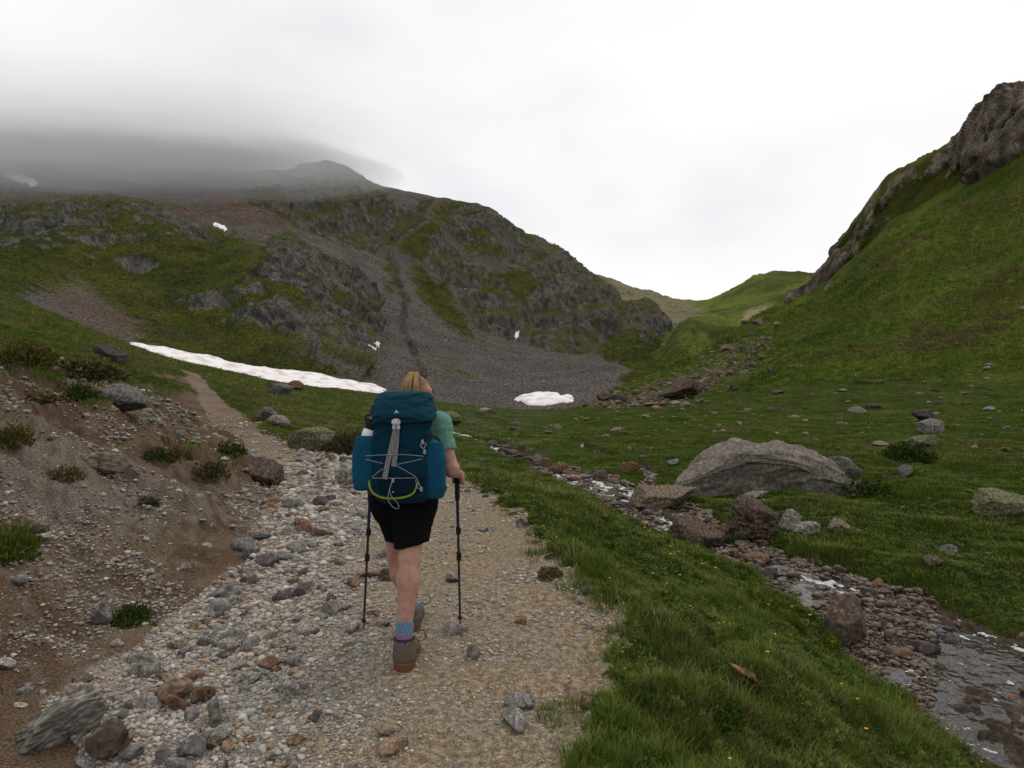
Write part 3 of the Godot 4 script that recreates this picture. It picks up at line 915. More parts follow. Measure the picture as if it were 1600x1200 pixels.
	rock("stone", "flat pale stone on the path beyond the hiker's near pole", "stone", 708, 910, 28, 16, "pale", 68)
	rock("stone", "pale angular stone on the sandy side of the path", "stone", 741, 1030, 22, 22, "pale", 69)
	rock("stone", "brown-grey stone right behind the hiker's legs", "stone", 604, 908, 26, 18, "brown", 70)
	rock("boulder", "mossy rounded boulder in the meadow beyond the hiker's shoulder", "boulder", 700, 664, 36, 20, "lichen", 71, {"cuts": 3})
	rock("boulder", "grey lichened boulder on the slope below the long snow strip", "boulder", 412, 658, 32, 22, "grey", 72)
	rock("boulder", "pale boulder lower beside the grey lichened one", "boulder", 436, 668, 38, 18, "pale", 73, {"roll": -0.2})
	rock("rock", "reddish-brown rock standing against the long snow strip", "rock", 461, 608, 26, 14, "rust", 74)
	rock("rock", "grey rock just below the long snow strip", "rock", 437, 618, 34, 18, "grey", 75)
	rock("rock", "low grey rock near the reddish-brown one by the snow", "rock", 425, 607, 18, 9, "grey", 76)
	rock("rock", "small white boulder at the right edge of the path by the verge", "rock", 816, 824, 18, 14, "pale", 77)
	rock("rock", "slate-coloured slab sticking out of the verge edge", "rock", 918, 930, 18, 12, "grey", 78, {"roll": 0.6})
	rock("stone", "salmon-coloured stone at the grass edge of the path", "stone", 914, 1140, 14, 10, "peach", 79)
	rock("rock", "dark brown rock ridge at the foot of the steep hillside", "rock", 1072, 622, 64, 26, "brown", 80, {"rough": 0.3, "cuts": 9, "fine": 0.15, "roll": 0.35})
	rock("rock", "brown rock hump at the edge of the snow pocket", "rock", 948, 628, 34, 16, "brown", 81, {"rough": 0.25})
	rock("rock", "rounded dark brown rock between the hump and the ridge", "rock", 966, 630, 30, 14, "dark", 82)
	rock("rock", "long flat tan slab before the dark brown rock ridge", "rock", 1022, 634, 34, 8, "tan", 83)

# the great boulder: a long slab leaning back over an undercut face; each station: column, top, brow, base, undercut
func great_boulder() -> void:
	var st := [[1046, 757, 758, 762, 0.0], [1062, 744, 753, 766, 0.04], [1080, 727, 748, 769, 0.08], [1104, 702, 741, 772, 0.14], [1135, 692, 727, 774, 0.20], [1165, 683, 716, 775, 0.24], [1200, 681, 717, 775, 0.24], [1240, 682, 724, 775, 0.20], [1275, 686, 736, 774, 0.12], [1300, 700, 746, 772, 0.06], [1322, 720, 752, 769, 0.02], [1340, 748, 757, 764, 0.0]]
	var p := ground_at(1190, 772)
	var d := -p.z
	var k := d / F
	var nx := 200
	var ny := 110
	var v := PackedVector3Array()
	var f := PackedInt32Array()
	for i in nx:
		var s := float(i) / (nx - 1) * (st.size() - 1.001)
		var a := int(s)
		var t := s - a
		var r := []
		for c in 5: r.append(lerpf(st[a][c], st[a + 1][c], t))
		var x: float = (r[0] - 1195.0) * k
		var top: float = (775.0 - r[1]) * k
		var brow: float = (775.0 - r[2]) * k
		var low: float = (775.0 - r[3]) * k - 0.25
		var w := sin(PI * (i + 0.5) / nx)
		var deep := 1.9 * pow(w, 0.6)
		var prof := [Vector2(-deep, low), Vector2(-deep * 1.05, top * 0.55), Vector2(-deep * 0.85, top * 0.93), Vector2(-deep * 0.62, top), Vector2(-deep * 0.4, lerpf(top, brow, 0.14)), Vector2(-deep * 0.18, lerpf(top, brow, 0.45)), Vector2(-0.04, lerpf(top, brow, 0.88)), Vector2(0.0, brow), Vector2(-r[4] * 0.35, brow - 0.10), Vector2(-r[4] * 0.95, lerpf(brow, low, 0.4)), Vector2(-r[4] * 1.7, low)]
		for j in ny:
			var q := float(j) / (ny - 1) * (prof.size() - 1.001)
			var b := int(q)
			var z: Vector2 = (prof[b] as Vector2).lerp(prof[b + 1], q - b)
			v.append(Vector3(x, z.y, z.x))
	for i in nx - 1:
		for j in ny - 1:
			var a := i * ny + j
			f.append_array(PackedInt32Array([a, a + ny, a + 1, a + 1, a + ny, a + ny + 1]))
	var m := commit(v, f)
	var n: PackedVector3Array = m.surface_get_arrays(0)[Mesh.ARRAY_NORMAL]
	for i in v.size():
		var q := v[i] + Vector3(0, 0, 0.4 * n_s.get_noise_3dv(v[i] * 0.7))
		v[i] += n[i] * (0.10 * n_a.get_noise_3dv(q * Vector3(0.6, 1.0, 0.6)) + 0.22 * n_c.get_noise_3dv(q * Vector3(0.45, 0.8, 0.45)) + 0.07 * (n_r.get_noise_3dv(q * Vector3(0.7, 2.2, 1.1)) - 0.3) + 0.02 * n_a.get_noise_3dv(q * 6.0))
	var o := obj("boulder", commit(v, f), M.boulder, null, Vector3((1195.0 - 800.0) * k, EYE + (HOR - 775.0) * k, -d + 0.1))
	tag(o, "great grey-brown boulder with a dark undercut face on the stream meadow", "boulder")

# things that would share a label are told apart by their order across the picture
func tell_apart() -> void:
	var by := {}
	for o in get_children():
		if o is Node3D and o.has_meta("label") and not o.has_meta("kind"):
			var l: String = o.get_meta("label")
			if not by.has(l): by[l] = []
			by[l].append(o)
	var nth := ["", "second from ", "third from ", "fourth from ", "fifth from ", "sixth from ", "seventh from ", "eighth from ", "ninth from ", "tenth from ", "eleventh from ", "twelfth from ", "thirteenth from ", "fourteenth from ", "fifteenth from "]
	for l in by:
		var a: Array = by[l]
		if a.size() < 2: continue
		a.sort_custom(func(p, q): return p.position.x / p.position.z > q.position.x / q.position.z)
		for i in a.size():
			var back := a.size() - 1 - i
			var where: String = nth[mini(i, 14)] + ("left" if i else "leftmost") if i <= back else nth[mini(back, 14)] + ("right" if back else "rightmost")
			a[i].set_meta("label", "%s, %s" % [l, where])

const COLORS := ["grey", "grey", "grey", "pale", "pale", "tan", "brown", "rust", "peach", "dark", "grey"]

func pick_stone(called: String, p: Vector3, r: float, flat: float, mat: String, label: String, category: String, group: String, sink := 0.32) -> void:
	var o := obj(called, stone_set[rng.randi() % stone_set.size()], M["stone_" + mat])
	var s := Vector3(r * rng.randf_range(0.85, 1.35), r * flat, r * rng.randf_range(0.7, 1.05))
	place(o, p, s, rng.randf() * TAU, rng.randf_range(-0.3, 0.3), sink)
	tag(o, label, category, group)

func shape_word(flat: float) -> String:
	return "flat" if flat < 0.5 else ("rounded" if flat > 0.72 else "angular")

func size_word(r: float) -> String:
	return "large" if r > 0.095 else ("small" if r < 0.06 else "middling")

func loose_stones() -> void:
	# cobbles of the path, thickest along its stony left half
	var n := 0
	while n < 290:
		var d := exp(rng.randf_range(log(2.75), log(13.0)))
		var xl := at("xl", d)
		var xr := at("xr", d)
		var x := rng.randf_range(xl, xr)
		if rng.randf() < 0.82: x = -1.0 - 0.17 * d + rng.randfn(0.0, 0.38)
		if x < xl or x > xr: continue
		var p := Vector3(x, ground(x, d), -d)
		if p.distance_to(Vector3(-0.6, 0.26, -3.75)) < 0.3: continue
		n += 1
		var r := 0.035 + 0.075 * pow(rng.randf(), 2.2)
		r *= clampf(0.74 + d * 0.07, 0.9, 1.5)
		var flat := rng.randf_range(0.4, 0.85)
		var mat: String = COLORS[rng.randi() % COLORS.size()]
		var where := "by the sloping slab" if d < 3.3 else ("level with the boots" if d < 4.6 else ("short of the mossy boulder" if d < 8.0 else "by the lichen-green boulder"))
		var side := "in the stony rut" if absf(x + 1.0 + 0.17 * d) < 0.6 else ("on the sandy tread" if x > -1.0 - 0.17 * d else "at the bank foot")
		pick_stone("path_stone", p, r, flat, mat, "%s %s %s cobble %s %s" % [size_word(r), mat, shape_word(flat), side, where], "stone", "loose cobbles on the path", 0.4)
	# stones lying in the earth bank
	n = 0
	while n < 170:
		var d := exp(rng.randf_range(log(2.9), log(15.0)))
		var t := rng.randf_range(0.05, 4.2)
		var x := at("xl", d) - t
		if x < -0.78 * d - 0.3: continue
		var p := Vector3(x, ground(x, d), -d)
		if k_bank < 0.4: continue
		n += 1
		var r := (0.022 + 0.06 * pow(rng.randf(), 2.5)) * clampf(0.6 + d * 0.09, 0.7, 1.6)
		var flat := rng.randf_range(0.4, 0.85)
		var mat: String = ["grey", "grey", "pale", "pale", "white", "tan"][rng.randi() % 6]
		var where := "low at the bank foot" if t < 0.7 else ("half way up the bank" if t < 2.0 else "near the bank top")
		var how := "by the sloping slab" if d < 4.0 else ("level with the hiker" if d < 6.5 else ("by the tan boulder" if d < 9.5 else "by the grey boulder"))
		pick_stone("bank_stone", p, r, flat, mat, "%s %s %s stone %s %s" % [size_word(r), mat, shape_word(flat), where, how], "stone", "stones lying in the earth bank", 0.42)
	# rocks strewn over the meadow
	n = 0
	while n < 240:
		var u := rng.randf_range(720.0, 1640.0)
		var d := exp(rng.randf_range(log(8.0), log(75.0)))
		var x := (u - 800.0) / F * d
		var p := Vector3(x, ground(x, d), -d)
		if k_path + k_bank + k_bed > 0.1 or x < at("xs", d) + 0.5: continue
		n += 1
		var r := d * rng.randf_range(0.0035, 0.0045 + 0.0085 * pow(rng.randf(), 3.0))
		var flat := rng.randf_range(0.3, 0.7)
		var mat: String = ["grey", "pale", "lichen", "tan", "brown", "dark"][rng.randi() % 6]
		var where := "in the near meadow grass" if d < 13.0 else ("level with the great boulder" if d < 19.0 else ("behind the great boulder" if d < 38.0 else "at the meadow's far end"))
		var how := "under the hillside" if u > 1350.0 else ("in open grass" if u > 1000.0 else "towards the snow")
		pick_stone("meadow_rock", p, r, flat, mat, "%s %s %s rock %s %s" % ["bigger" if r > d * 0.006 else "smaller", mat, shape_word(flat), where, how], "rock", "rocks strewn over the meadow", 0.25)
	# rocks in and beside the stream
	n = 0
	while n < 260:
		var d := exp(rng.randf_range(log(4.8), log(31.0)))
		var sw := at("sw", d)
		var x := at("xs", d) + rng.randfn(0.0, 0.6) * sw
		var p := Vector3(x, ground(x, d), -d)
		if k_bed < 0.2: continue
		n += 1
		var r := (0.05 + 0.13 * pow(rng.randf(), 2.0)) * clampf(d / 10.0, 0.7, 1.7)
		var flat := rng.randf_range(0.4, 0.75)
		var mat: String = ["dark", "dark", "brown", "rust", "brown", "dark", "brown"][rng.randi() % 7]
		var where := "in the lower stream past the verge" if d < 8.0 else ("below the broad brown rock" if d < 12.0 else ("in the cascade beside the tan slab" if d < 18.0 else "in the upper stream behind the verge"))
		pick_stone("stream_rock", p, r, flat, mat, "%s %s %s rock %s" % ["bigger" if r > 0.12 else "smaller", mat, shape_word(flat), where], "rock", "rocks in the stream")
	# broken rock at the foot of the hillside
	n = 0
	while n < 280:
		var t := rng.randf()
		var u := 940.0 + 250.0 * t + rng.randfn(0.0, 22.0)
		var v := 629.0 - 92.0 * t * t + rng.randfn(0.0, 6.0 + 12.0 * t)
		if v > 636.0: continue
		var p := ground_at(u, v, 50.0)
		var d := -p.z
		if d > 220.0: continue
		n += 1
		var r := d * (0.0026 + 0.0075 * pow(rng.randf(), 3.0))
		var flat := rng.randf_range(0.4, 0.8)
		var mat: String = ["brown", "brown", "tan", "rust", "grey", "dark"][rng.randi() % 6]
		pick_stone("debris_rock", p, r, flat, mat, "%s %s %s block in the rockfall %s" % ["bigger" if r > d * 0.0045 else "smaller", mat, shape_word(flat), "by the snow pocket" if t < 0.3 else ("around the dark brown rock ridge" if t < 0.65 else "up the hillside gully")], "rock", "blocks of the rockfall at the hillside foot", 0.3)

func rubble() -> void:
	var list := []
	var cols := PackedColorArray()
	while list.size() < 2600:
		var t := rng.randf()
		var u := 940.0 + 250.0 * t + rng.randfn(0.0, 18.0)
		var v := 629.0 - 92.0 * t * t + rng.randfn(0.0, 6.0 + 12.0 * t)
		if v > 638.0: continue
		var p := ground_at(u, v, 50.0)
		var r := -p.z * rng.randf_range(0.0007, 0.002)
		list.append(Transform3D(Basis(Vector3.UP, rng.randf() * TAU) * Basis(Vector3.RIGHT, rng.randf_range(-0.5, 0.5)) * Basis.from_scale(Vector3(r * 1.4, r * 0.8, r)), p + Vector3(0, r * 0.3, 0)))
		var c := grey_stone()
		cols.append(Color(c.r * 0.72, c.g * 0.62, c.b * 0.54))
	scatter("rubble", stone_mesh(320, 1, 6, 0.12), M.gravel, list, cols)

func scatter(called: String, mesh: Mesh, mat: Material, list: Array, cols: PackedColorArray, parent: Node = null) -> void:
	var mm := MultiMesh.new()
	mm.transform_format = MultiMesh.TRANSFORM_3D
	mm.use_colors = true
	mm.mesh = mesh
	mm.instance_count = list.size()
	for i in list.size():
		mm.set_instance_transform(i, list[i])
		mm.set_instance_color(i, cols[i])
	var o := MultiMeshInstance3D.new()
	o.multimesh = mm
	o.material_override = mat
	o.set_meta("kind", "stuff")
	if parent == null:
		o.name = numbered(called)
		add_child(o)
	else:
		o.name = called
		parent.add_child(o, true)

func grey_stone() -> Color:
	var t := rng.randf()
	var b := rng.randf_range(0.7, 1.35)
	var c := Color(0.42, 0.405, 0.38)
	if t < 0.25: c = Color(0.50, 0.43, 0.35)
	elif t < 0.35: c = Color(0.42, 0.30, 0.23)
	elif t < 0.45: c = Color(0.27, 0.27, 0.28)
	elif t < 0.6: c = Color(0.60, 0.58, 0.54)
	return Color(c.r * b, c.g * b, c.b * b)

func gravel() -> void:
	var small := []
	for i in 4: small.append(stone_mesh(300 + i, 1, 6, 0.12))
	var lists := [[], [], [], [], []]
	var cols := [PackedColorArray(), PackedColorArray(), PackedColorArray(), PackedColorArray(), PackedColorArray()]
	var tries := 0
	while tries < 230000:
		tries += 1
		var d := exp(rng.randf_range(log(2.0), log(20.0)))
		var x := rng.randf_range(-0.85, 0.62) * d
		var y := ground(x, d)
		var dens := 0.0
		var lo := 0.0018
		if k_path > 0.5:
			var band := exp(-pow((x + 1.0 + 0.17 * d) / 0.65, 2.0))
			var cl := n_a.get_noise_2d(x * 1.3 + 9.0, d * 1.3)
			dens = 0.10 + 1.0 * band + 0.6 * cl
			if rng.randf() < 0.4 * band: lo = 0.0034
		elif x > at("xr", d) and x < at("xr", d) + 0.36 * edge(x, d) - 0.1:
			dens = 0.25
		elif k_bank > 0.4:
			dens = 0.17 + 1.2 * n_a.get_noise_2d(x * 0.8 + d * 0.3, d * 0.45)
			if rng.randf() < 0.12: lo = 0.003
		elif k_bed > 0.5:
			dens = 0.75
			lo = 0.0016 * pow(4.0, rng.randf() * rng.randf())
		if rng.randf() > dens: continue
		if k_bed <= 0.5 and rng.randf() < 0.45: lo = 0.0011
		var r := clampf(d, 2.8, 16.0) * lo * rng.randf_range(0.6, 2.0)
		var s := Vector3(r * rng.randf_range(0.8, 1.5), r * rng.randf_range(0.4, 0.8), r)
		var k := rng.randi() % 4
		var kk := k
		lists[k].append(Transform3D(Basis(Vector3.UP, rng.randf() * TAU) * Basis(Vector3.RIGHT, rng.randf_range(-0.4, 0.4)) * Basis.from_scale(s), Vector3(x, y + s.y * 0.3, -d)))
		var c := grey_stone()
		if k_bed > 0.5:
			k = 4
			lists[4].append(lists[kk].pop_back())
			c = Color(c.r * 0.30, c.g * 0.25, c.b * 0.205)
		elif k_bank > 0.4 and k_path < 0.5: c = Color(0.30, 0.275, 0.245) * rng.randf_range(0.7, 1.4) if rng.randf() < 0.7 else c
		cols[k].append(c)
	for k in 4: scatter("gravel", small[k], M.gravel, lists[k], cols[k])
	scatter("stream_gravel", small[1], M.wet, lists[4], cols[4])

# loose stones and tufts over the mountain face: they give the scree and the ledges their grain
func mountain_cover() -> void:
	var sl := []
	var sc := PackedColorArray()
	var gl := []
	var gc := PackedColorArray()
	var n := fan_pos.size()
	for i in 150000:
		var k := rng.randi() % n
		var p := fan_pos[k]
		var d := -p.z
		if d < 100.0 or d > 560.0 or absf(p.x) > 0.9 * d: continue
		p += Vector3(rng.randf_range(-1, 1), 0, rng.randf_range(-1, 1)) * d * 0.0015
		var c := fan_col[k]
		var b := rng.randf_range(0.45, 1.15)
		if c.g > c.r * 1.06:
			var s := d * 0.0042 * rng.randf_range(0.5, 1.3)
			gl.append(Transform3D(Basis(Vector3.UP, rng.randf() * TAU).scaled(Vector3(s, s * 0.9, s)), p))
			gc.append(Color(c.r * b, c.g * b, c.b * b))
		elif rng.randf() < (0.8 if fan_w[k] < 0.2 else 0.35):
			var s := d * 0.0007 * (0.6 + 2.2 * pow(rng.randf(), 6.0))
			sl.append(Transform3D(Basis(Vector3.UP, rng.randf() * TAU) * Basis(Vector3.RIGHT, rng.randf_range(-0.5, 0.5)) * Basis.from_scale(Vector3(s * 1.3, s * 0.8, s)), p + Vector3(0, s * 0.2, 0)))
			b *= 0.85
			sc.append(Color(c.r * b, c.g * b, c.b * b))
	scatter("scree", stone_mesh(310, 1, 6, 0.12), M.scree, sl, sc)
	scatter("mountain_grass", tuft(9, 16, 0.5, 0.6, 0.1, 0.8), M.leaf, gl, gc)

# ------------------------------------------------------------ plants
func tuft(sd: int, blades: int, height: float, spread: float, width: float, lean: float) -> ArrayMesh:
	var r := RandomNumberGenerator.new()
	r.seed = sd
	var v := PackedVector3Array()
	var f := PackedInt32Array()
	for i in blades:
		var a := r.randf() * TAU
		var base := Vector3(cos(a), 0, sin(a)) * spread * sqrt(r.randf())
		var dir := Vector3(cos(a + r.randfn(0, 0.8)), 0, sin(a + r.randfn(0, 0.8)))
		var h := height * r.randf_range(0.5, 1.15)
		var bend := lean * h * r.randf_range(0.3, 1.3)
		var side := Vector3(-dir.z, 0, dir.x) * width * 0.5
		var p1 := base + Vector3(0, h * 0.55, 0) + dir * bend * 0.35
		var p2 := base + Vector3(0, h, 0) + dir * bend
		var k := v.size()
		v.append_array(PackedVector3Array([base - side - Vector3(0, 0.02, 0), base + side - Vector3(0, 0.02, 0), p1 - side * 0.8, p1 + side * 0.8, p2]))
		f.append_array(PackedInt32Array([k, k + 2, k + 1, k + 1, k + 2, k + 3, k + 2, k + 4, k + 3]))
	var col := PackedColorArray()
	col.resize(v.size())
	col.fill(Color.WHITE)
	return commit(v, f, null, col)

func leafy(sd: int, leaves: int, rad: float, h: float, size: float) -> ArrayMesh:
	var r := RandomNumberGenerator.new()
	r.seed = sd
	var v := PackedVector3Array()
	var f := PackedInt32Array()
	for i in leaves:
		var dir := Vector3(r.randfn(), absf(r.randfn()) * 0.8, r.randfn()).normalized()
		var c := Vector3(dir.x * rad, dir.y * h, dir.z * rad) * pow(r.randf(), 0.35)
		c *= 1.0 + 0.25 * n_s.get_noise_3dv(dir * 2.0 + Vector3(sd, 0, 0))
		var out := (dir + Vector3(r.randfn(), r.randfn() + 0.6, r.randfn()) * 0.6).normalized()
		var sd2 := out.cross(Vector3(r.randfn(), r.randfn(), r.randfn())).normalized()
		var s := size * r.randf_range(0.6, 1.3)
		var k := v.size()
		v.append_array(PackedVector3Array([c, c + out * s * 0.5 + sd2 * s * 0.32, c + out * s, c + out * s * 0.5 - sd2 * s * 0.32]))
		f.append_array(PackedInt32Array([k, k + 1, k + 2, k, k + 2, k + 3]))
	return commit(v, f)

func grass_color(dry: float) -> Color:
	var b := rng.randf_range(0.75, 1.3)
	var c := Color(0.06, 0.10, 0.016).lerp(Color(0.12, 0.15, 0.03), rng.randf())
	if rng.randf() < dry: c = Color(0.19, 0.16, 0.065)
	return Color(c.r * b, c.g * b, c.b * b)

func grass() -> void:
	var near := [tuft(1, 20, 0.05, 0.06, 0.005, 1.0), tuft(2, 22, 0.036, 0.07, 0.005, 1.2), tuft(3, 12, 0.085, 0.05, 0.004, 1.1)]
	var mid := [tuft(4, 18, 0.075, 0.12, 0.010, 1.0), tuft(5, 18, 0.05, 0.14, 0.012, 1.2)]
	var far := [tuft(6, 22, 0.055, 0.30, 0.016, 1.2), tuft(7, 22, 0.04, 0.35, 0.018, 1.3)]
	var lists := []
	var cols := []
	for i in 7:
		lists.append([])
		cols.append(PackedColorArray())
	for i in 190000:
		var z := rng.randf()
		var d := exp(rng.randf_range(log(2.3), log(9.0))) if z < 0.40 else (exp(rng.randf_range(log(9.0), log(26.0))) if z < 0.75 else exp(rng.randf_range(log(26.0), log(85.0))))
		var u := rng.randf_range(-60.0, 1660.0)
		var x := (u - 800.0) / F * d
		if d < 9.0 and x < at("xr", d) - 0.3 and x > at("xl", d) - 2.0: continue
		var y := ground(x, d)
		if k_bed > 0.25: continue
		if d < 14.0 and x > at("xr", d) - 0.6 and x < at("xr", d) + 1.0:
			if rng.randf() > ss(-0.12, 0.32, x - at("xr", d) - 0.40 * edge(x, d) + 0.17): continue
		elif k_path > 0.5: continue
		if k_bank > 0.3 and rng.randf() > 0.03 + 0.12 * (1.0 - k_bank): continue
		if k_hill > 0.5 and rng.randf() < 0.3: continue
		var c := n_a.get_noise_2d(x * 0.6, d * 0.6)
		var dry := clampf(0.12 + 0.6 * n_a.get_noise_2d(x * 0.17 + 20.0, -d * 0.17) + (0.25 if u < 600.0 else 0.0), 0.02, 0.8)
		var s := rng.randf_range(0.6, 1.15) * clampf(d / 5.0, 0.65, 1.0) * clampf(0.85 + 0.9 * c, 0.35, 1.5)
		var k := rng.randi() % 3
		if d > 26.0:
			k = 5 + rng.randi() % 2
			s *= 0.7 + d / 110.0
		elif d > 9.0:
			k = 3 + rng.randi() % 2
		lists[k].append(Transform3D(Basis(Vector3.UP, rng.randf() * TAU).scaled(Vector3(s, s * clampf(0.9 + 1.0 * c, 0.4, 1.6), s)), Vector3(x, y, -d)))
		cols[k].append(grass_color(dry))
	var all := near + mid + far
	for k in 7: scatter("grass", all[k], M.leaf, lists[k], cols[k])
	# heath and coarse tussocks on the steep hillside
	var hl := []
	var hc := PackedColorArray()
	for i in 30000:
		var d := exp(rng.randf_range(log(60.0), log(215.0)))
		var u := rng.randf_range(960.0, 1680.0)
		var x := (u - 800.0) / F * d
		var y := ground(x, d)
		if k_hill < 0.6 or k_rock > 0.1 or d > 0.93 * line_d(cliff_foot, u) and u > 1230.0: continue
		var p := Vector3(x, y, -d)
		var s := d * 0.008 * rng.randf_range(0.6, 1.3)
		hl.append(Transform3D(Basis(Vector3.UP, rng.randf() * TAU).scaled(Vector3(s, s * 0.8, s)), p))
		var t := n_a.get_noise_3dv(p * 0.06)
		var q := n_a.get_noise_2d((p.x - p.z * 0.8) * 0.02, p.y * 0.13)
		var c := grass_color(clampf(0.02 + 0.7 * t, 0.0, 0.6)) * 1.25
		if rng.randf() < clampf(0.9 * t + 0.9 * q - 0.1, 0.0, 0.7): c = Color(0.13, 0.10, 0.05)
		hc.append(c)
	scatter("hillside_grass", tuft(8, 16, 0.45, 0.55, 0.07, 0.8), M.leaf, hl, hc)

func plants() -> void:
	var forms := []
	for i in 4: forms.append(leafy(40 + i, 900, 1.0, 0.75, 0.17))
	var stem := tube(spline([Vector3(0, -0.3, 0), Vector3(0.05, 0.2, 0.03), Vector3(-0.08, 0.5, 0)], 4), 0.03, 6)
	var leafs := {"green": lin(0.055, 0.10, 0.018), "olive": lin(0.12, 0.105, 0.03), "brown": lin(0.105, 0.09, 0.042), "lime": lin(0.13, 0.16, 0.025)}
	for k in leafs:
		var m := surf(leafs[k], 0.8, T.soil, 4.0, null, 1.0, false, false)
		m.backlight_enabled = true
		m.backlight = Color(0.22, 0.24, 0.1)
		leafs[k] = m
	var wood := surf(lin(0.10, 0.07, 0.05), 0.9)
	var i := 0
	for s in [[105, 622, 54, 26, "green", "bright green shrub above the smooth pale grey boulder"], [30, 566, 70, 34, "olive", "wide olive shrub at the top of the bank"], [112, 590, 96, 30, "brown", "broad brown-green heather mound on the bank top"], [10, 880, 66, 62, "lime", "yellow-green shrub hanging over the small earth cliff"], [196, 978, 54, 34, "green", "green shrub with yellow flowers low on the bank"], [95, 752, 44, 26, "olive", "olive shrub below the rounded tan boulder"], [356, 712, 38, 22, "green", "dark green shrub at the inner bend of the path"], [318, 750, 56, 30, "brown", "brownish shrub in the middle of the bank top"], [268, 722, 46, 22, "olive", "low olive shrub right of the rounded tan boulder"], [404, 752, 40, 26, "green", "green shrub growing over the mossy boulder"], [60, 632, 60, 20, "olive", "flat olive shrub on the gravel of the upper bank"], [240, 716, 30, 20, "green", "little green shrub near the rounded tan boulder"], [540, 712, 62, 40, "brown", "dark brown heather overhanging the path by the backpack"], [12, 700, 46, 40, "olive", "ragged olive shrub far up the bank"], [225, 790, 36, 16, "brown", "brown tuft under the flat blue-grey rock"], [1150, 852, 30, 18, "green", "leafy green plant at the foot of the jagged brown crag"], [1430, 722, 66, 30, "green", "dark green shrub below the lichened slab"], [1362, 772, 90, 22, "green", "spreading green plants beside the great boulder"], [1200, 960, 40, 20, "lime", "lime-green leafy plant at the stream edge of the verge"], [1290, 1018, 50, 22, "lime", "lime-green broadleaf clump by the big wet boulder"], [1240, 985, 44, 22, "lime", "pale lime plant between the two lime-green ones"], [1120, 1130, 90, 40, "green", "bushy dark plant among the yellow flowers of the verge"], [1090, 1010, 60, 26, "green", "dark low bush in the middle of the verge"], [860, 905, 40, 20, "olive", "olive tuft reaching out from the verge onto the path"]]:
		var p := ground_at(s[0], s[1])
		var k: float = -p.z / F
		var o := thing("shrub", s[5], "shrub", p, "shrubs and leafy plants")
		o.transform = Transform3D(Basis(Vector3.UP, i * 1.7) * Basis.from_scale(Vector3(s[2] * 0.6 * k, s[3] * 1.3 * k, s[2] * 0.55 * k)), p + Vector3(0, -0.02, -s[2] * 0.3 * k))
		obj("foliage", forms[i % 4], leafs[s[4]], o)
		obj("stem", stem, wood, o)
		i += 1
	# low leafy herbs between the grass
	var herb := [leafy(60, 26, 1.0, 0.5, 0.75), leafy(61, 34, 1.0, 0.6, 0.55)]
	for h in 2:
		var hl := []
		var hc := PackedColorArray()
		while hl.size() < 5500:
			var d := exp(rng.randf_range(log(2.4), log(14.0)))
			var x := rng.randf_range(at("xr", d) + 0.05, at("xs", d) + 6.0)
			if x > 0.8 * d: continue
			var y := ground(x, d)
			if k_bed > 0.3 or x < at("xr", d) + 0.36 * edge(x, d) - 0.1 or n_a.get_noise_2d(x * 1.4 + 70.0 * h, d * 1.4) < -0.02: continue
			var sz := rng.randf_range(0.022, 0.05) * (0.55 + d * 0.09)
			hl.append(Transform3D(Basis(Vector3.UP, rng.randf() * TAU) * Basis.from_scale(Vector3(sz, sz * rng.randf_range(0.7, 1.6), sz)), Vector3(x, y, -d)))
			var b := rng.randf_range(0.6, 1.3)
			hc.append([Color(0.075, 0.115, 0.022), Color(0.11, 0.13, 0.03), Color(0.085, 0.12, 0.025), Color(0.07, 0.095, 0.03)][rng.randi() % 4] * b)
		scatter("herbs", herb[h], M.leaf_plain, hl, hc)
	# yellow flowers of the verge
	var st := SurfaceTool.new()
	st.begin(Mesh.PRIMITIVE_TRIANGLES)
	for e in 5:
		var a := TAU * e / 5.0
		var b := a + 0.9
		st.set_color(Color(0.75, 0.42, 0.02))
		for q in [Vector3(0, 0.16, 0), Vector3(cos(a), 0, sin(a)) * 0.016 + Vector3(0, 0.168, 0), Vector3(cos(b), 0, sin(b)) * 0.016 + Vector3(0, 0.168, 0)]: st.add_vertex(q)
	st.set_color(Color(0.08, 0.12, 0.03))
	for q in [Vector3(-0.002, 0, 0), Vector3(0, 0.16, 0), Vector3(0.002, 0, 0)]: st.add_vertex(q)
	st.generate_normals()
	var list := []
	var cols := PackedColorArray()
	while list.size() < 100:
		var d := exp(rng.randf_range(log(2.8), log(12.0)))
		var xr := at("xr", d)
		var x := rng.randf_range(xr + 0.1, at("xs", d))
		var y := ground(x, d)
		if k_bed > 0.1 or n_a.get_noise_2d(x * 0.9, d * 0.9) < -0.05: continue
		var s := rng.randf_range(0.45, 0.9) * (0.7 + d * 0.05)
		list.append(Transform3D(Basis(Vector3.UP, rng.randf() * TAU) * Basis(Vector3.RIGHT, rng.randf_range(-0.1, 0.6)) * Basis.from_scale(Vector3.ONE * s), Vector3(x, y, -d)))
		cols.append(Color.WHITE)
	scatter("wildflowers", st.commit(), M.leaf, list, cols)

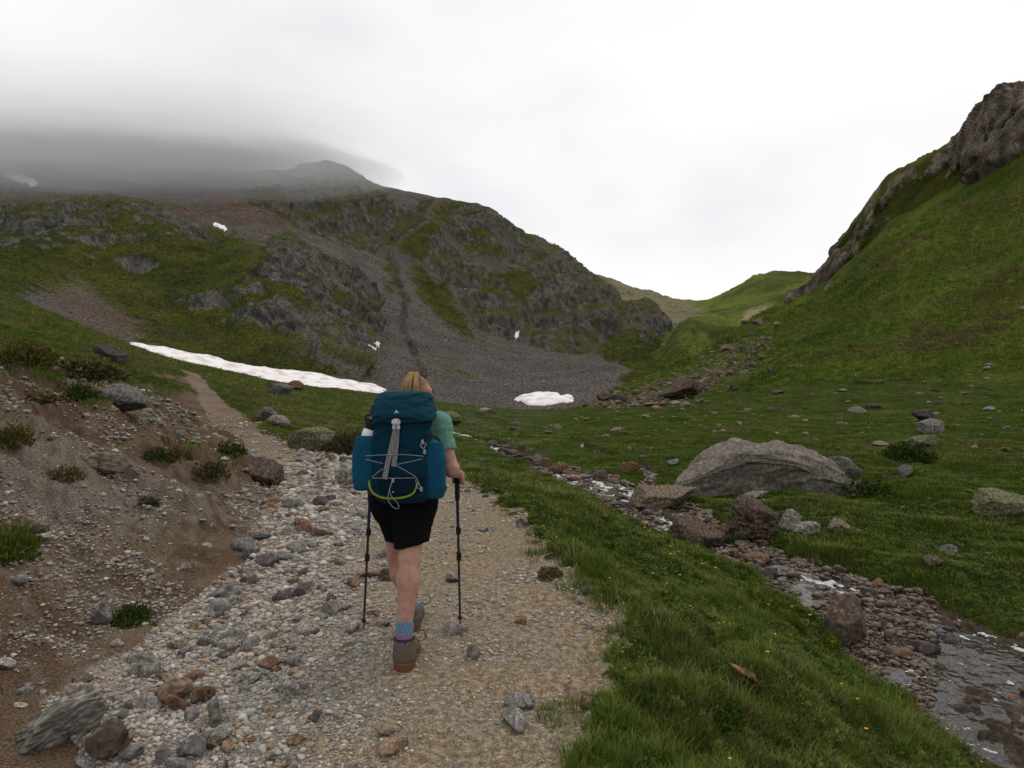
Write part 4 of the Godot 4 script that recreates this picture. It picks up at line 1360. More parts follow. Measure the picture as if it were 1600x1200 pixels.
# ------------------------------------------------------------ water, snow, cloud
func stream() -> void:
	var root := Node3D.new()
	root.name = numbered("stream")
	add_child(root)
	root.set_meta("kind", "structure")
	var water := StandardMaterial3D.new()
	water.albedo_color = Color(0.12, 0.11, 0.09, 0.3)
	water.transparency = BaseMaterial3D.TRANSPARENCY_ALPHA
	water.roughness = 0.06
	water.metallic_specular = 0.45
	water.normal_enabled = true
	water.normal_texture = noise_tex("fbm", 0.02, 4, g(0), g(1), 512, 10.0)
	water.normal_scale = 0.3
	water.uv1_triplanar = true
	water.uv1_world_triplanar = true
	water.uv1_scale = Vector3.ONE * 0.6
	var white := surf(lin(0.78, 0.8, 0.82), 0.6, T.soil, 3.0)
	for line in [["xs", 4.6, 33.0, 1.0], ["xt", 15.7, 25.0, 0.4]]:
		var v := PackedVector3Array()
		var f := PackedInt32Array()
		var nc := 24
		var nr := 500
		for j in nr:
			var d: float = line[1] * pow(line[2] / line[1], float(j) / (nr - 1))
			var w: float = at("sw", d) * 0.98 if line[3] == 1.0 else 0.26
			for i in nc:
				var t := float(i) / (nc - 1) * 2.0 - 1.0
				var x: float = at(line[0], d) + t * w
				v.append(Vector3(x, water_y(x, d, t, line[3] == 1.0), -d))
		for j in nr - 1:
			for i in nc - 1:
				var a := j * nc + i
				f.append_array(PackedInt32Array([a, a + nc, a + 1, a + 1, a + nc, a + nc + 1]))
		obj("water", commit(v, f), water, root)
	var foam := []
	var fcol := PackedColorArray()
	for i in 160000:
		var side := rng.randf() < 0.12
		var d := exp(rng.randf_range(log(15.8), log(24.5))) if side else exp(rng.randf_range(log(4.8), log(31.0)))
		var t := rng.randf_range(-1.0, 1.0)
		var x := at("xt", d) + t * 0.2 if side else at("xs", d) + t * at("sw", d) * 0.95
		var fall := ss(0.2, 0.4, n_a.get_noise_2d(x * 0.9 + 3.0, d * 0.7)) * 0.55
		if d > 12.5 and d < 19.0: fall = 0.68 + 0.3 * fall
		if side: fall = 0.6
		var lac := n_r.get_noise_2d(x * 2.6, d * 0.9) + 0.35 * n_s.get_noise_2d(x * 9.0, d * 4.0)
		if lac + fall * 1.1 - 0.35 * t * t < 0.93: continue
		var s := d * 0.0012 * rng.randf_range(0.6, 1.6)
		foam.append(Transform3D(Basis(Vector3.UP, rng.randf_range(-0.5, 0.5)) * Basis.from_scale(Vector3(s, s * 0.6, s * rng.randf_range(1.2, 3.0))), Vector3(x, water_y(x, d, t, not side) + s * 0.3, -d)))
		fcol.append(Color.WHITE)
	scatter("foam", stone_mesh(900, 1, 3, 0.2), white, foam, fcol, root)

func water_y(x: float, d: float, t: float, main: bool) -> float:
	var bed := -1.05 + 0.063 * (d - 5.0) if main else ground(x, d) - 0.02
	return bed + 0.015 + 0.02 * n_s.get_noise_2d(d * 1.1 + x * 0.7, x * 0.6) + 0.012 * n_a.get_noise_2d(x * 4.0, d * 3.0) - 0.05 * t * t

func massif_d(u: float, v: float) -> float:
	var d := 95.0
	while d < 620.0 and HOR - F * massif.slope(u, d) > v: d *= 1.004
	return d

# a sheet of old snow with a thick middle, its rim running under the ground
func snow(label: String, us: PackedFloat32Array, lo: PackedFloat32Array, hi: PackedFloat32Array, thick: float) -> void:
	var v := PackedVector3Array()
	var f := PackedInt32Array()
	var nu := 90
	var nd := 24
	for i in nu:
		var q := float(i) / (nu - 1) * (us.size() - 1.001)
		var k := int(q)
		var u := lerpf(us[k], us[k + 1], q - k)
		var a := lerpf(lo[k], lo[k + 1], q - k)
		var b := lerpf(hi[k], hi[k + 1], q - k)
		var e := sin(PI * i / (nu - 1.0))
		for j in nd:
			var t := float(j) / (nd - 1)
			var d := lerpf(a, b, t)
			var x := (u - 800.0) / F * d
			var r := base_mountain(x, d, u)
			var p := Vector3(x, r.x, -d)
			p = rough(p, Vector3(0, 0.85, 0.52), r.y, 0)
			var h := pow(clampf(e * 2.0, 0.0, 1.0), 0.5) * pow(clampf(sin(PI * t) * 1.8, 0.0, 1.0), 0.5)
			p.y += thick * (1.6 * h - 0.75 + 0.7 * n_a.get_noise_2d(x * 0.16, d * 0.16))
			v.append(p)
	for i in nu - 1:
		for j in nd - 1:
			var a := i * nd + j
			f.append_array(PackedInt32Array([a, a + 1, a + nd, a + 1, a + nd + 1, a + nd]))
	var o := obj("snow_patch", commit(v, f), M.snow)
	tag(o, label, "snow", "patches of old snow")

func snow_spot(label: String, u: float, v: float, rx: float, ry: float, thick: float, lean := 0.0) -> void:
	var us := PackedFloat32Array()
	var lo := PackedFloat32Array()
	var hi := PackedFloat32Array()
	for i in 9:
		var t := i / 8.0 * 2.0 - 1.0
		var w := sqrt(maxf(1.0 - t * t, 0.05)) * (0.8 + 0.5 * n_s.get_noise_2d(i * 1.3, u))
		var uu := u + t * rx
		us.append(uu)
		lo.append(massif_d(uu, v + lean * t + ry * w))
		hi.append(massif_d(uu, v + lean * t - ry * w))
	snow(label, us, lo, hi, thick)

func snows() -> void:
	snow("long white snow strip lying in the hollow under the scree slope", PackedFloat32Array([196, 225, 280, 330, 400, 480, 560, 618]), PackedFloat32Array([106, 100, 97, 96, 98, 102, 108, 116]), PackedFloat32Array([113, 113, 114, 116, 118, 119, 121, 121]), 0.7)
	snow_spot("white snow pocket at the foot of the scree by the rockfall", 851, 627, 52, 11, 0.7)
	snow_spot("small ragged snow patch beside the rocky knoll", 583, 548, 10, 6, 0.3, -5)
	snow_spot("tiny snow patch high on the dark scree under the cloud", 344, 358, 12, 6, 0.8, 4)
	snow_spot("snow patch at the cloud base on the brown upper slope", 34, 280, 26, 10, 1.6, 8)
	snow_spot("speck of snow at the foot of the cliff", 808, 529, 4, 1.6, 0.4)

func cloud() -> void:
	var root := Node3D.new()
	root.name = numbered("cloud")
	add_child(root)
	tag(root, "low grey cloud swallowing the top of the mountain", "cloud", "", "stuff")
	for c in CLOUDS:
		for k in 4:                    # four nested shells, so that each puff thins out towards its rim
			var o := FogVolume.new()
			o.name = "mist"
			o.shape = RenderingServer.FOG_VOLUME_SHAPE_ELLIPSOID
			var m := FogMaterial.new()
			m.density = c[6] * [0.16, 0.27, 0.37, 0.5][k]
			m.albedo = Color(0.985, 0.985, 0.99)
			o.material = m
			o.size = Vector3(c[3], c[4], c[5]) * 2.0 * [1.35, 1.0, 0.7, 0.42][k]
			root.add_child(o, true)
			o.position = P(c[0], c[1], c[2]) + Vector3(3.0 * k, 1.3 * k, 2.0 * k)
			o.rotation = Vector3(0.34, 0.0, c[7])   # the mist lies along the rising slope

# column, row, depth of the middle; half sizes in metres; density per metre; roll
const CLOUDS := [
	[-80, 238, 470, 190, 19, 190, 0.0060, 0.02],
	[175, 262, 480, 150, 18, 190, 0.0072, -0.03],
	[345, 260, 510, 100, 17, 170, 0.0064, -0.08],
	[60, 215, 490, 250, 34, 170, 0.0016, 0.03],
	[340, 212, 535, 150, 32, 150, 0.0016, -0.12],
	[472, 244, 590, 64, 12, 110, 0.0055, -0.2],
	[110, 165, 505, 300, 66, 150, 0.0007, 0.0],
	[60, 90, 490, 320, 80, 150, 0.0004, 0.0],
	[-380, 230, 470, 200, 40, 150, 0.004, 0.0],
	[255, 282, 455, 46, 8, 90, 0.0060, 0.16],
	[130, 276, 450, 55, 8, 90, 0.0050, -0.12],
	[345, 279, 475, 32, 7, 80, 0.0060, -0.2],
]

# ------------------------------------------------------------ the hiker
# Tapered capsules joined by a smooth minimum and meshed as surface nets.
# A capsule: [a, b, ra, rb, flatten along z (1 = round), cut point or null, cut normal]
func net(prims: Array, cell: float, k: float, wrinkle := 0.0, wscale := 30.0) -> ArrayMesh:
	var lo := Vector3.ONE * 1e9
	var hi := -lo
	for p in prims:
		var r: float = maxf(p[2], p[3]) + k + cell * 2.0
		for e in [p[0], p[1]]:
			lo = lo.min(e - Vector3.ONE * r)
			hi = hi.max(e + Vector3.ONE * r)
	var nx := int((hi.x - lo.x) / cell) + 2
	var ny := int((hi.y - lo.y) / cell) + 2
	var nz := int((hi.z - lo.z) / cell) + 2
	var val := PackedFloat32Array()
	val.resize(nx * ny * nz)
	val.fill(1.0)
	for p in prims:
		var a: Vector3 = p[0]
		var b: Vector3 = p[1]
		var ra: float = p[2]
		var rb: float = p[3]
		var fz: float = p[4] if p.size() > 4 else 1.0
		var cut: bool = p.size() > 5 and p[5] != null
		var cp: Vector3 = p[5] if cut else Vector3.ZERO
		var cn: Vector3 = p[6] if cut else Vector3.UP
		var r: float = maxf(ra, rb) + k + cell
		var l := a.min(b) - Vector3.ONE * r
		var h := a.max(b) + Vector3.ONE * r
		var i0 := maxi(0, int((l.x - lo.x) / cell))
		var i1 := mini(nx - 1, int((h.x - lo.x) / cell) + 1)
		var j0 := maxi(0, int((l.y - lo.y) / cell))
		var j1 := mini(ny - 1, int((h.y - lo.y) / cell) + 1)
		var k0 := maxi(0, int((l.z - lo.z) / cell))
		var k1 := mini(nz - 1, int((h.z - lo.z) / cell) + 1)
		var ab := b - a
		ab.z *= fz
		var den := maxf(ab.length_squared(), 1e-9)
		for z in range(k0, k1 + 1):
			for y in range(j0, j1 + 1):
				for x in range(i0, i1 + 1):
					var q := lo + Vector3(x, y, z) * cell
					var pa := q - a
					pa.z *= fz
					var t := clampf(pa.dot(ab) / den, 0.0, 1.0)
					var dist := (pa - ab * t).length() - lerpf(ra, rb, t)
					if cut: dist = maxf(dist, (q - cp).dot(cn))
					var i := (z * ny + y) * nx + x
					var o := val[i]
					if o > 0.9: val[i] = minf(dist, 0.9)
					else:
						var m := maxf(k - absf(o - dist), 0.0) / k
						val[i] = minf(o, dist) - m * m * k * 0.25
	var id := PackedInt32Array()
	id.resize(nx * ny * nz)
	id.fill(-1)
	var v := PackedVector3Array()
	var f := PackedInt32Array()
	var sy := nx
	var sz := nx * ny
	var co := [0, 1, sy, sy + 1, sz, sz + 1, sz + sy, sz + sy + 1]
	var ed := [[0, 1], [2, 3], [4, 5], [6, 7], [0, 2], [1, 3], [4, 6], [5, 7], [0, 4], [1, 5], [2, 6], [3, 7]]
	for z in nz - 1:
		for y in ny - 1:
			for x in nx - 1:
				var i := z * sz + y * sy + x
				var v0 := val[i]
				if v0 > cell * 2.0 or v0 < -cell * 2.0: continue
				var mask := 0
				for c in 8:
					if val[i + co[c]] < 0.0: mask |= 1 << c
				if mask == 0 or mask == 255: continue
				var sum := Vector3.ZERO
				var cnt := 0
				for e in ed:
					var a: int = e[0]
					var b: int = e[1]
					if ((mask >> a) & 1) == ((mask >> b) & 1): continue
					var fa := val[i + co[a]]
					var t := fa / (fa - val[i + co[b]])
					var pa := Vector3(a & 1, (a >> 1) & 1, a >> 2)
					var pb := Vector3(b & 1, (b >> 1) & 1, b >> 2)
					sum += pa.lerp(pb, t)
					cnt += 1
				id[i] = v.size()
				v.append(lo + (Vector3(x, y, z) + sum / cnt) * cell)
	for z in range(1, nz - 1):
		for y in range(1, ny - 1):
			for x in range(1, nx - 1):
				var i := z * sz + y * sy + x
				if id[i] < 0 and id[i - 1] < 0 and id[i - sy] < 0 and id[i - sz] < 0: continue
				var inside := val[i] < 0.0
				for e in 3:
					var s1: int = [1, sy, sz][e]
					if (val[i + s1] < 0.0) == inside: continue
					var s2: int = [sy, sz, 1][e]
					var s3: int = [sz, 1, sy][e]
					var a := id[i]
					var b := id[i - s2]
					var c := id[i - s2 - s3]
					var d := id[i - s3]
					if a < 0 or b < 0 or c < 0 or d < 0: continue
					if inside: f.append_array(PackedInt32Array([a, d, c, a, c, b]))
					else: f.append_array(PackedInt32Array([a, c, d, a, b, c]))
	var m := commit(v, f)
	if wrinkle > 0.0:
		var n: PackedVector3Array = m.surface_get_arrays(0)[Mesh.ARRAY_NORMAL]
		for i in v.size():
			v[i] += n[i] * wrinkle * n_a.get_noise_3dv(v[i] * wscale * Vector3(1, 1.8, 1))
		m = commit(v, f)
	return m

func hand(w: Vector3, fwd: Vector3, side: Vector3, axis_at: Vector3, axis: Vector3) -> Array:
	# a fist closed round the pole: palm outside, four fingers over the front, thumb along the inside
	var out := []
	var g0 := axis_at
	var up := axis
	var s := side - up * side.dot(up)
	s = s.normalized()
	var fw := (fwd - up * fwd.dot(up) - s * fwd.dot(s)).normalized()
	var R := 0.0275
	for i in 4:
		var h := 0.027 - i * 0.019
		var c := g0 + up * h
		var len: float = [1.0, 1.1, 1.03, 0.85][i]
		var pts := []
		for q in 5:
			var a := lerpf(-0.5, 3.6 * len, q / 4.0)
			pts.append(c + (s * cos(a) + fw * sin(a)) * R)
		out.append([w + s * 0.012 + up * (0.012 - i * 0.008), c + s * 0.034 - fw * 0.012, 0.015, 0.0125])
		out.append([c + s * 0.034 - fw * 0.012, pts[0], 0.0125, 0.0098])
		for q in 4: out.append([pts[q], pts[q + 1], 0.0098 - 0.0006 * q, 0.0092 - 0.0006 * q])
	var t0 := w + up * 0.012 - s * 0.008
	var t1 := g0 - fw * 0.03 + up * 0.03 - s * 0.012
	var t2 := g0 - s * 0.027 + up * 0.042 + fw * 0.004
	out.append([t0, t1, 0.016, 0.0125])
	out.append([t1, t2, 0.0125, 0.010])
	out.append([t2, t2 + fw * 0.024 + s * 0.012, 0.010, 0.0085])
	return out

func fabric(c: Color, sheen := 0.25) -> StandardMaterial3D:
	var m := surf(c, 0.85, T.soil, 5.0, T.weave_n, 0.5, false, false)
	m.rim_enabled = true
	m.rim = sheen
	m.rim_tint = 0.6
	return m

func person() -> void:
	var feet := P(640, 1012, 3.95)
	var root := thing("person", "hiker walking away in a mint t-shirt, black shorts and hiking boots", "person", Vector3(feet.x, 0.25, feet.z))
	var o := -root.position
	# joints
	var pel := P(630, 765, 3.98)
	var chest := P(640, 690, 4.02)
	var neck := P(645, 645, 4.06)
	var head := P(652, 615, 4.12)
	var hr := P(649, 778, 3.97)
	var hl := P(615, 778, 3.98)
	var kr := P(640, 872, 3.83)
	var kl := P(621, 868, 4.12)
	var ar := P(632, 988, 3.72)
	var al := P(644, 955, 4.22)
	var sr := P(686, 664, 4.01)
	var sl := P(596, 666, 4.02)
	var er := P(706, 734, 3.95)
	var el := P(580, 738, 3.98)
	var wr := P(716, 741, 4.17)
	var wl := P(583, 742, 4.18)
	var gr := P(714, 746, 4.245)
	var gl := P(579.5, 748, 4.245)
	var tip_r := P(719, 980, 4.29)
	tip_r.y = ground(tip_r.x, -tip_r.z)
	var tip_l := P(568, 988, 4.21)
	tip_l.y = ground(tip_l.x, -tip_l.z)
	var ax_r := (gr - tip_r).normalized()
	var ax_l := (gl - tip_l).normalized()
	var skin := surf(lin(0.40, 0.235, 0.18), 0.55, noise_tex("fbm", 0.02, 5, Color(0.86, 0.82, 0.82), g(1.0), 256), 4.0, T.weave_n, 0.12, false, false)
	skin.subsurf_scatter_enabled = true
	skin.subsurf_scatter_strength = 0.12
	# body
	var calf := kr.lerp(ar, 0.3) + Vector3(0.004, 0, 0.018)
	var calf_l := kl.lerp(al, 0.3) + Vector3(-0.004, 0, 0.018)
	var b := [[pel, chest, 0.12, 0.13, 1.3], [chest, neck, 0.12, 0.055, 1.2], [neck, head - Vector3(0, 0.05, 0.0), 0.055, 0.05],
		[sr, er, 0.050, 0.041], [er, wr, 0.041, 0.026], [sl, el, 0.050, 0.041], [el, wl, 0.041, 0.026], [sl, sr, 0.06, 0.06],
		[hr, kr, 0.090, 0.058], [kr, calf, 0.057, 0.062], [calf, ar, 0.062, 0.035], [ar, ar + Vector3(0, -0.07, -0.02), 0.035, 0.035], [ar + Vector3(0, -0.08, -0.02), ar + Vector3(0.02, -0.1, -0.14), 0.038, 0.03],
		[hl, kl, 0.090, 0.058], [kl, calf_l, 0.057, 0.061], [calf_l, al, 0.061, 0.035], [al, al + Vector3(0, -0.07, -0.02), 0.035, 0.035], [al + Vector3(0, -0.08, -0.02), al + Vector3(0.02, -0.1, -0.14), 0.038, 0.03]]
	var fwd := Vector3(0.22, 0.05, -1.0).normalized()
	var sd := Vector3(-fwd.z, 0, fwd.x).normalized() * 1.0
	var face := [[head + Vector3(0, 0.022, 0), head + Vector3(0, 0.022, 0.004), 0.078, 0.078, 0.88], [head + fwd * 0.02 - Vector3(0, 0.02, 0), head + fwd * 0.035 - Vector3(0, 0.075, 0), 0.062, 0.045],
		[neck, head - Vector3(0, 0.05, 0), 0.052, 0.05], [head + fwd * 0.088 + Vector3(0, 0.01, 0), head + fwd * 0.108 - Vector3(0, 0.03, 0), 0.008, 0.013],
		[head + sd * 0.08 + Vector3(0, 0.015, 0), head + sd * 0.083 - Vector3(0, 0.025, 0), 0.016, 0.011], [head - sd * 0.08 + Vector3(0, 0.015, 0), head - sd * 0.083 - Vector3(0, 0.025, 0), 0.016, 0.011],
		[head + fwd * 0.08 + sd * 0.022 - Vector3(0, 0.052, 0), head + fwd * 0.08 - sd * 0.022 - Vector3(0, 0.052, 0), 0.011, 0.011], [head + fwd * 0.078 + sd * 0.035 + Vector3(0, 0.03, 0), head + fwd * 0.078 - sd * 0.035 + Vector3(0, 0.03, 0), 0.013, 0.013]]
	var body := merge([net(b, 0.011, 0.03), net(face, 0.005, 0.02), net(hand(wr, Vector3.FORWARD, Vector3.RIGHT, gr, ax_r), 0.0032, 0.006), net(hand(wl, Vector3.FORWARD, Vector3.LEFT, gl, ax_l), 0.0032, 0.006)])
	obj("body", body, skin, root, o)
	for e in [-1.0, 1.0]:
		obj("eye", net([[head + fwd * 0.083 + sd * 0.032 * e + Vector3(0, 0.012, 0), head + fwd * 0.083 + sd * 0.032 * e + Vector3(0, 0.012, 0.001), 0.011, 0.011]], 0.003, 0.002), surf(lin(0.6, 0.58, 0.55), 0.3), root, o)
	# hair: a cap drawn back into a high ponytail
	var hm2 := surf(lin(0.20, 0.125, 0.06), 0.6)
	var hm := surf(lin(0.52, 0.36, 0.20), 0.55, noise_tex("fbm", 0.02, 5, Color(0.55, 0.5, 0.42), g(1.0), 256), 1.0, null, 1.0, false, false)
	hm.uv1_scale = Vector3(38, 3, 38)
	var crown := head + Vector3(-0.005, 0.03, 0.008)
	var knot := P(648, 592, 4.03)
	var hair := obj("hair", net([[crown, crown + Vector3(0, -0.02, 0.01), 0.078, 0.074, 0.9, head + fwd * 0.045, fwd], [head + Vector3(0, -0.03, 0.03), head + Vector3(0, -0.06, 0.03), 0.075, 0.06, 1.0, head + fwd * 0.02, fwd], [knot + Vector3(0, 0, -0.03), knot, 0.03, 0.026]], 0.006, 0.03, 0.004, 60.0), hm2, root, o)
	var rr := RandomNumberGenerator.new()
	rr.seed = 3
	var strands := []
	for i in 110:
		var a := rr.randf() * TAU
		var q := sqrt(rr.randf())
		var off := Vector3(cos(a) * q, 0, sin(a) * q * 0.8)
		var end := rr.randf_range(0.75, 1.1)
		strands.append(tube(spline([knot + off * 0.012 + Vector3(0, 0, -0.01), P(647, 585, 4.0) + off * 0.026 + Vector3(0, 0.012 * rr.randf(), 0), P(643, 598, 3.968) + off * 0.045 + Vector3(0, 0, 0.006 * rr.randfn()), P(642, 618, 3.96) + off * 0.045, P(641, 618.0 + 30.0 * end, 3.962) + off * 0.03 + Vector3(rr.randfn() * 0.006, 0, 0)], 4), [0.0045, 0.0045, 0.0045, 0.0045, 0.0045, 0.0045, 0.0045, 0.0045, 0.0045, 0.0042, 0.004, 0.0038, 0.0035, 0.003, 0.0025, 0.002, 0.0012], 5))
	obj("ponytail", merge(strands), hm, hair)
	obj("hair_tie", net([[knot + Vector3(-0.012, 0, 0.006), knot + Vector3(0.012, 0, 0.006), 0.022, 0.022]], 0.005, 0.01), surf(lin(0.05, 0.05, 0.06)), hair)
	# t-shirt
	var mint := fabric(lin(0.17, 0.36, 0.29), 0.2)
	var cr := sr.lerp(er, 0.60)
	var cl := sl.lerp(el, 0.60)
	var sh := [[pel + Vector3(0, 0.02, 0), chest, 0.135, 0.152, 1.25], [chest, neck - Vector3(0, 0.02, 0), 0.145, 0.07, 1.2, neck + Vector3(0, 0.005, 0), Vector3.UP], [sl, sr, 0.072, 0.072],
		[sr, er, 0.064, 0.060, 1.0, cr, (er - sr).normalized()], [sl, el, 0.064, 0.060, 1.0, cl, (el - sl).normalized()]]
	obj("t_shirt", net(sh, 0.009, 0.05, 0.006, 14.0), mint, root, o)
	# shorts
	var black := fabric(lin(0.009, 0.009, 0.010), 0.02)
	black.metallic_specular = 0.12
	var er2 := P(641, 853, 3.86)
	var el2 := P(626, 846, 4.06)
	obj("shorts", net([[pel + Vector3(-0.02, 0.05, 0), pel + Vector3(0.02, 0.05, 0), 0.15, 0.15, 1.15], [P(612, 785, 3.98), P(648, 785, 3.97), 0.128, 0.130, 1.1], [hr, er2 + Vector3(0, -0.03, 0), 0.130, 0.092, 1.0, er2, Vector3(0.22, -1, 0.05).normalized()], [P(614, 782, 3.98), el2 + Vector3(0, -0.03, 0), 0.126, 0.072, 1.0, el2, Vector3(-0.1, -1, 0.05).normalized()]], 0.009, 0.03, 0.005, 12.0), black, root, o)
	# socks and boots
	var blue := fabric(lin(0.16, 0.27, 0.40), 0.3)
	var violet := fabric(lin(0.28, 0.17, 0.32), 0.3)
	var boot := surf(lin(0.17, 0.15, 0.115), 0.85, T.soil, 6.0, T.soil_n, 0.4, false, false)
	var rub := surf(lin(0.22, 0.10, 0.055), 0.8, T.soil, 5.0, null, 1.0, false, false)
	var dark := surf(lin(0.03, 0.028, 0.025), 0.7)
	for s in [[ar, kr, Vector3(0.10, 0.0, -1.0).normalized(), 0.0], [al, kl, Vector3(0.02, 0.0, -1.0).normalized(), 0.0]]:
		var a: Vector3 = s[0]
		var leg: Vector3 = ((s[1] as Vector3) - a).normalized()
		var toe: Vector3 = s[2]
		var gy := ground(a.x, -a.z)
		var top := a + leg * 0.055
		var low := a - leg * 0.02
		var sock := obj("sock", net([[low, top + leg * 0.02, 0.047, 0.048, 1.0, top, leg]], 0.006, 0.01, 0.002, 50.0), blue, root, o)
		obj("sock_heel", net([[low - leg * 0.02, low + leg * 0.03, 0.0495, 0.0495, 1.0, low + leg * 0.012, leg]], 0.006, 0.01), violet, sock)
		var heel := Vector3(a.x, gy + 0.075, a.z) - toe * 0.0
		var ball := heel + toe * 0.17
		var side2 := toe.cross(Vector3.UP).normalized()
		var bt := Node3D.new()
		bt.name = "boot"
		root.add_child(bt, true)
		bt.position = o
		var shaft := a - leg * 0.025
		obj("upper", net([[heel, shaft + leg * 0.04, 0.057, 0.056, 1.0, shaft, leg], [heel - Vector3(0, 0.012, 0), heel + Vector3(0, 0.02, 0), 0.058, 0.055], [heel + Vector3(0, 0.02, 0) + toe * 0.05, ball - Vector3(0, 0.02, 0), 0.052, 0.043], [ball - Vector3(0, 0.02, 0), ball + toe * 0.05 - Vector3(0, 0.03, 0), 0.045, 0.036]], 0.006, 0.025, 0.002, 40.0), boot, bt)
		var ring := []
		for q in 17:
			var an := TAU * q / 16.0
			ring.append(shaft + (side2 * cos(an) + toe * sin(an)) * 0.053 - leg * 0.004)
		obj("collar", tube(PackedVector3Array(ring), 0.0065, 8), dark, bt)
		obj("sole", net([[heel - Vector3(0, 0.058, 0) - toe * 0.012, heel - Vector3(0, 0.058, 0) + toe * 0.06, 0.050, 0.045, 1.0, heel - Vector3(0, 0.032, 0), Vector3.UP], [heel - Vector3(0, 0.055, 0) + toe * 0.06, ball + toe * 0.05 - Vector3(0, 0.055, 0), 0.045, 0.048, 1.0, heel - Vector3(0, 0.035, 0), Vector3.UP], [heel - Vector3(0, 0.02, 0) - toe * 0.012, heel - Vector3(0, 0.075, 0) - toe * 0.012, 0.056, 0.054, 1.0, heel - Vector3(0, 0.034, 0), Vector3.UP]], 0.006, 0.012), rub, bt)
		var at2 := heel + Vector3(0, 0.075, 0) - toe * 0.056
		obj("pull_tab", tube(PackedVector3Array([at2 - side2 * 0.018, at2 - side2 * 0.016 + Vector3(0, 0.018, 0), at2 + side2 * 0.016 + Vector3(0, 0.018, 0), at2 + side2 * 0.018]), 0.004, 6), dark, bt)
		var lx := heel + side2 * 0.055 + Vector3(0, 0.10, 0) + toe * 0.05
		obj("lace", tube(spline([lx, lx + side2 * 0.035 + Vector3(0, 0.02, 0), lx + side2 * 0.05 + Vector3(0, -0.02, 0), lx + side2 * 0.02 + Vector3(0, -0.045, 0), lx - side2 * 0.01 + Vector3(0, -0.03, 0)], 6), 0.0025, 6), dark, bt)
	# glasses
	var gls := thing("sunglasses", "dark sunglasses worn by the hiker, seen from behind at the temple", "sunglasses", head)
	var gm := surf(lin(0.02, 0.02, 0.025), 0.3)
	for e in [-1.0, 1.0]:
		obj("temple", tube(PackedVector3Array([sd * 0.088 * e + Vector3(0, 0.02, 0) - fwd * 0.01, sd * 0.09 * e + Vector3(0, 0.026, 0) + fwd * 0.05, sd * 0.07 * e + Vector3(0, 0.026, 0) + fwd * 0.1]), 0.004, 8), gm, gls)
		obj("lens", net([[sd * 0.035 * e + Vector3(0, 0.012, 0) + fwd * 0.104, sd * 0.05 * e + Vector3(0, 0.012, 0) + fwd * 0.098, 0.022, 0.02]], 0.004, 0.004), gm, gls)
	pole("carbon trekking pole in the hiker's right hand, standing on the sandy side", gr, tip_r, ax_r)
	pole("carbon trekking pole on the hiker's left, half hidden by the backpack", gl, tip_l, ax_l)
	backpack()

func pole(label: String, g0: Vector3, tip: Vector3, ax: Vector3) -> void:
	var r := thing("trekking_pole", label, "trekking pole", tip, "pair of trekking poles")
	var len := (g0 - tip).length() + 0.06
	var blk := surf(lin(0.018, 0.018, 0.02), 0.6)
	var navy := surf(lin(0.022, 0.025, 0.055), 0.4)
	var brn := surf(lin(0.035, 0.028, 0.025), 0.45)
	var q := func(a: float, b: float, ra: float, rb: float) -> ArrayMesh: return tube(PackedVector3Array([ax * a, ax * b]), [ra, rb], 14)
	obj("grip", tube(PackedVector3Array([ax * (len - 0.20), ax * (len - 0.19), ax * (len - 0.10), ax * (len - 0.06), ax * (len - 0.02), ax * len, ax * (len + 0.012)]), [0.012, 0.0155, 0.0155, 0.0145, 0.017, 0.018, 0.010], 16), blk, r)
	obj("upper_shaft", q.call(len * 0.60, len - 0.19, 0.0092, 0.0098), navy, r)
	obj("middle_shaft", q.call(len * 0.44, len * 0.61, 0.0082, 0.0082), brn, r)
	obj("lower_shaft", q.call(0.05, len * 0.45, 0.0068, 0.0072), brn, r)
	for h in [0.605, 0.445]:
		var lk := obj("lock", q.call(len * h - 0.022, len * h + 0.022, 0.0135, 0.0135), blk, r)
		obj("lever", tube(PackedVector3Array([ax * (len * h - 0.016) + Vector3(0.012, 0, 0.008), ax * (len * h + 0.016) + Vector3(0.014, 0, 0.008)]), 0.006, 8), blk, lk)
	obj("basket", q.call(0.045, 0.058, 0.016, 0.011), blk, r)
	obj("tip", tube(PackedVector3Array([Vector3.ZERO, ax * 0.012, ax * 0.055]), [0.003, 0.006, 0.008], 10), surf(lin(0.10, 0.10, 0.10), 0.35), r)

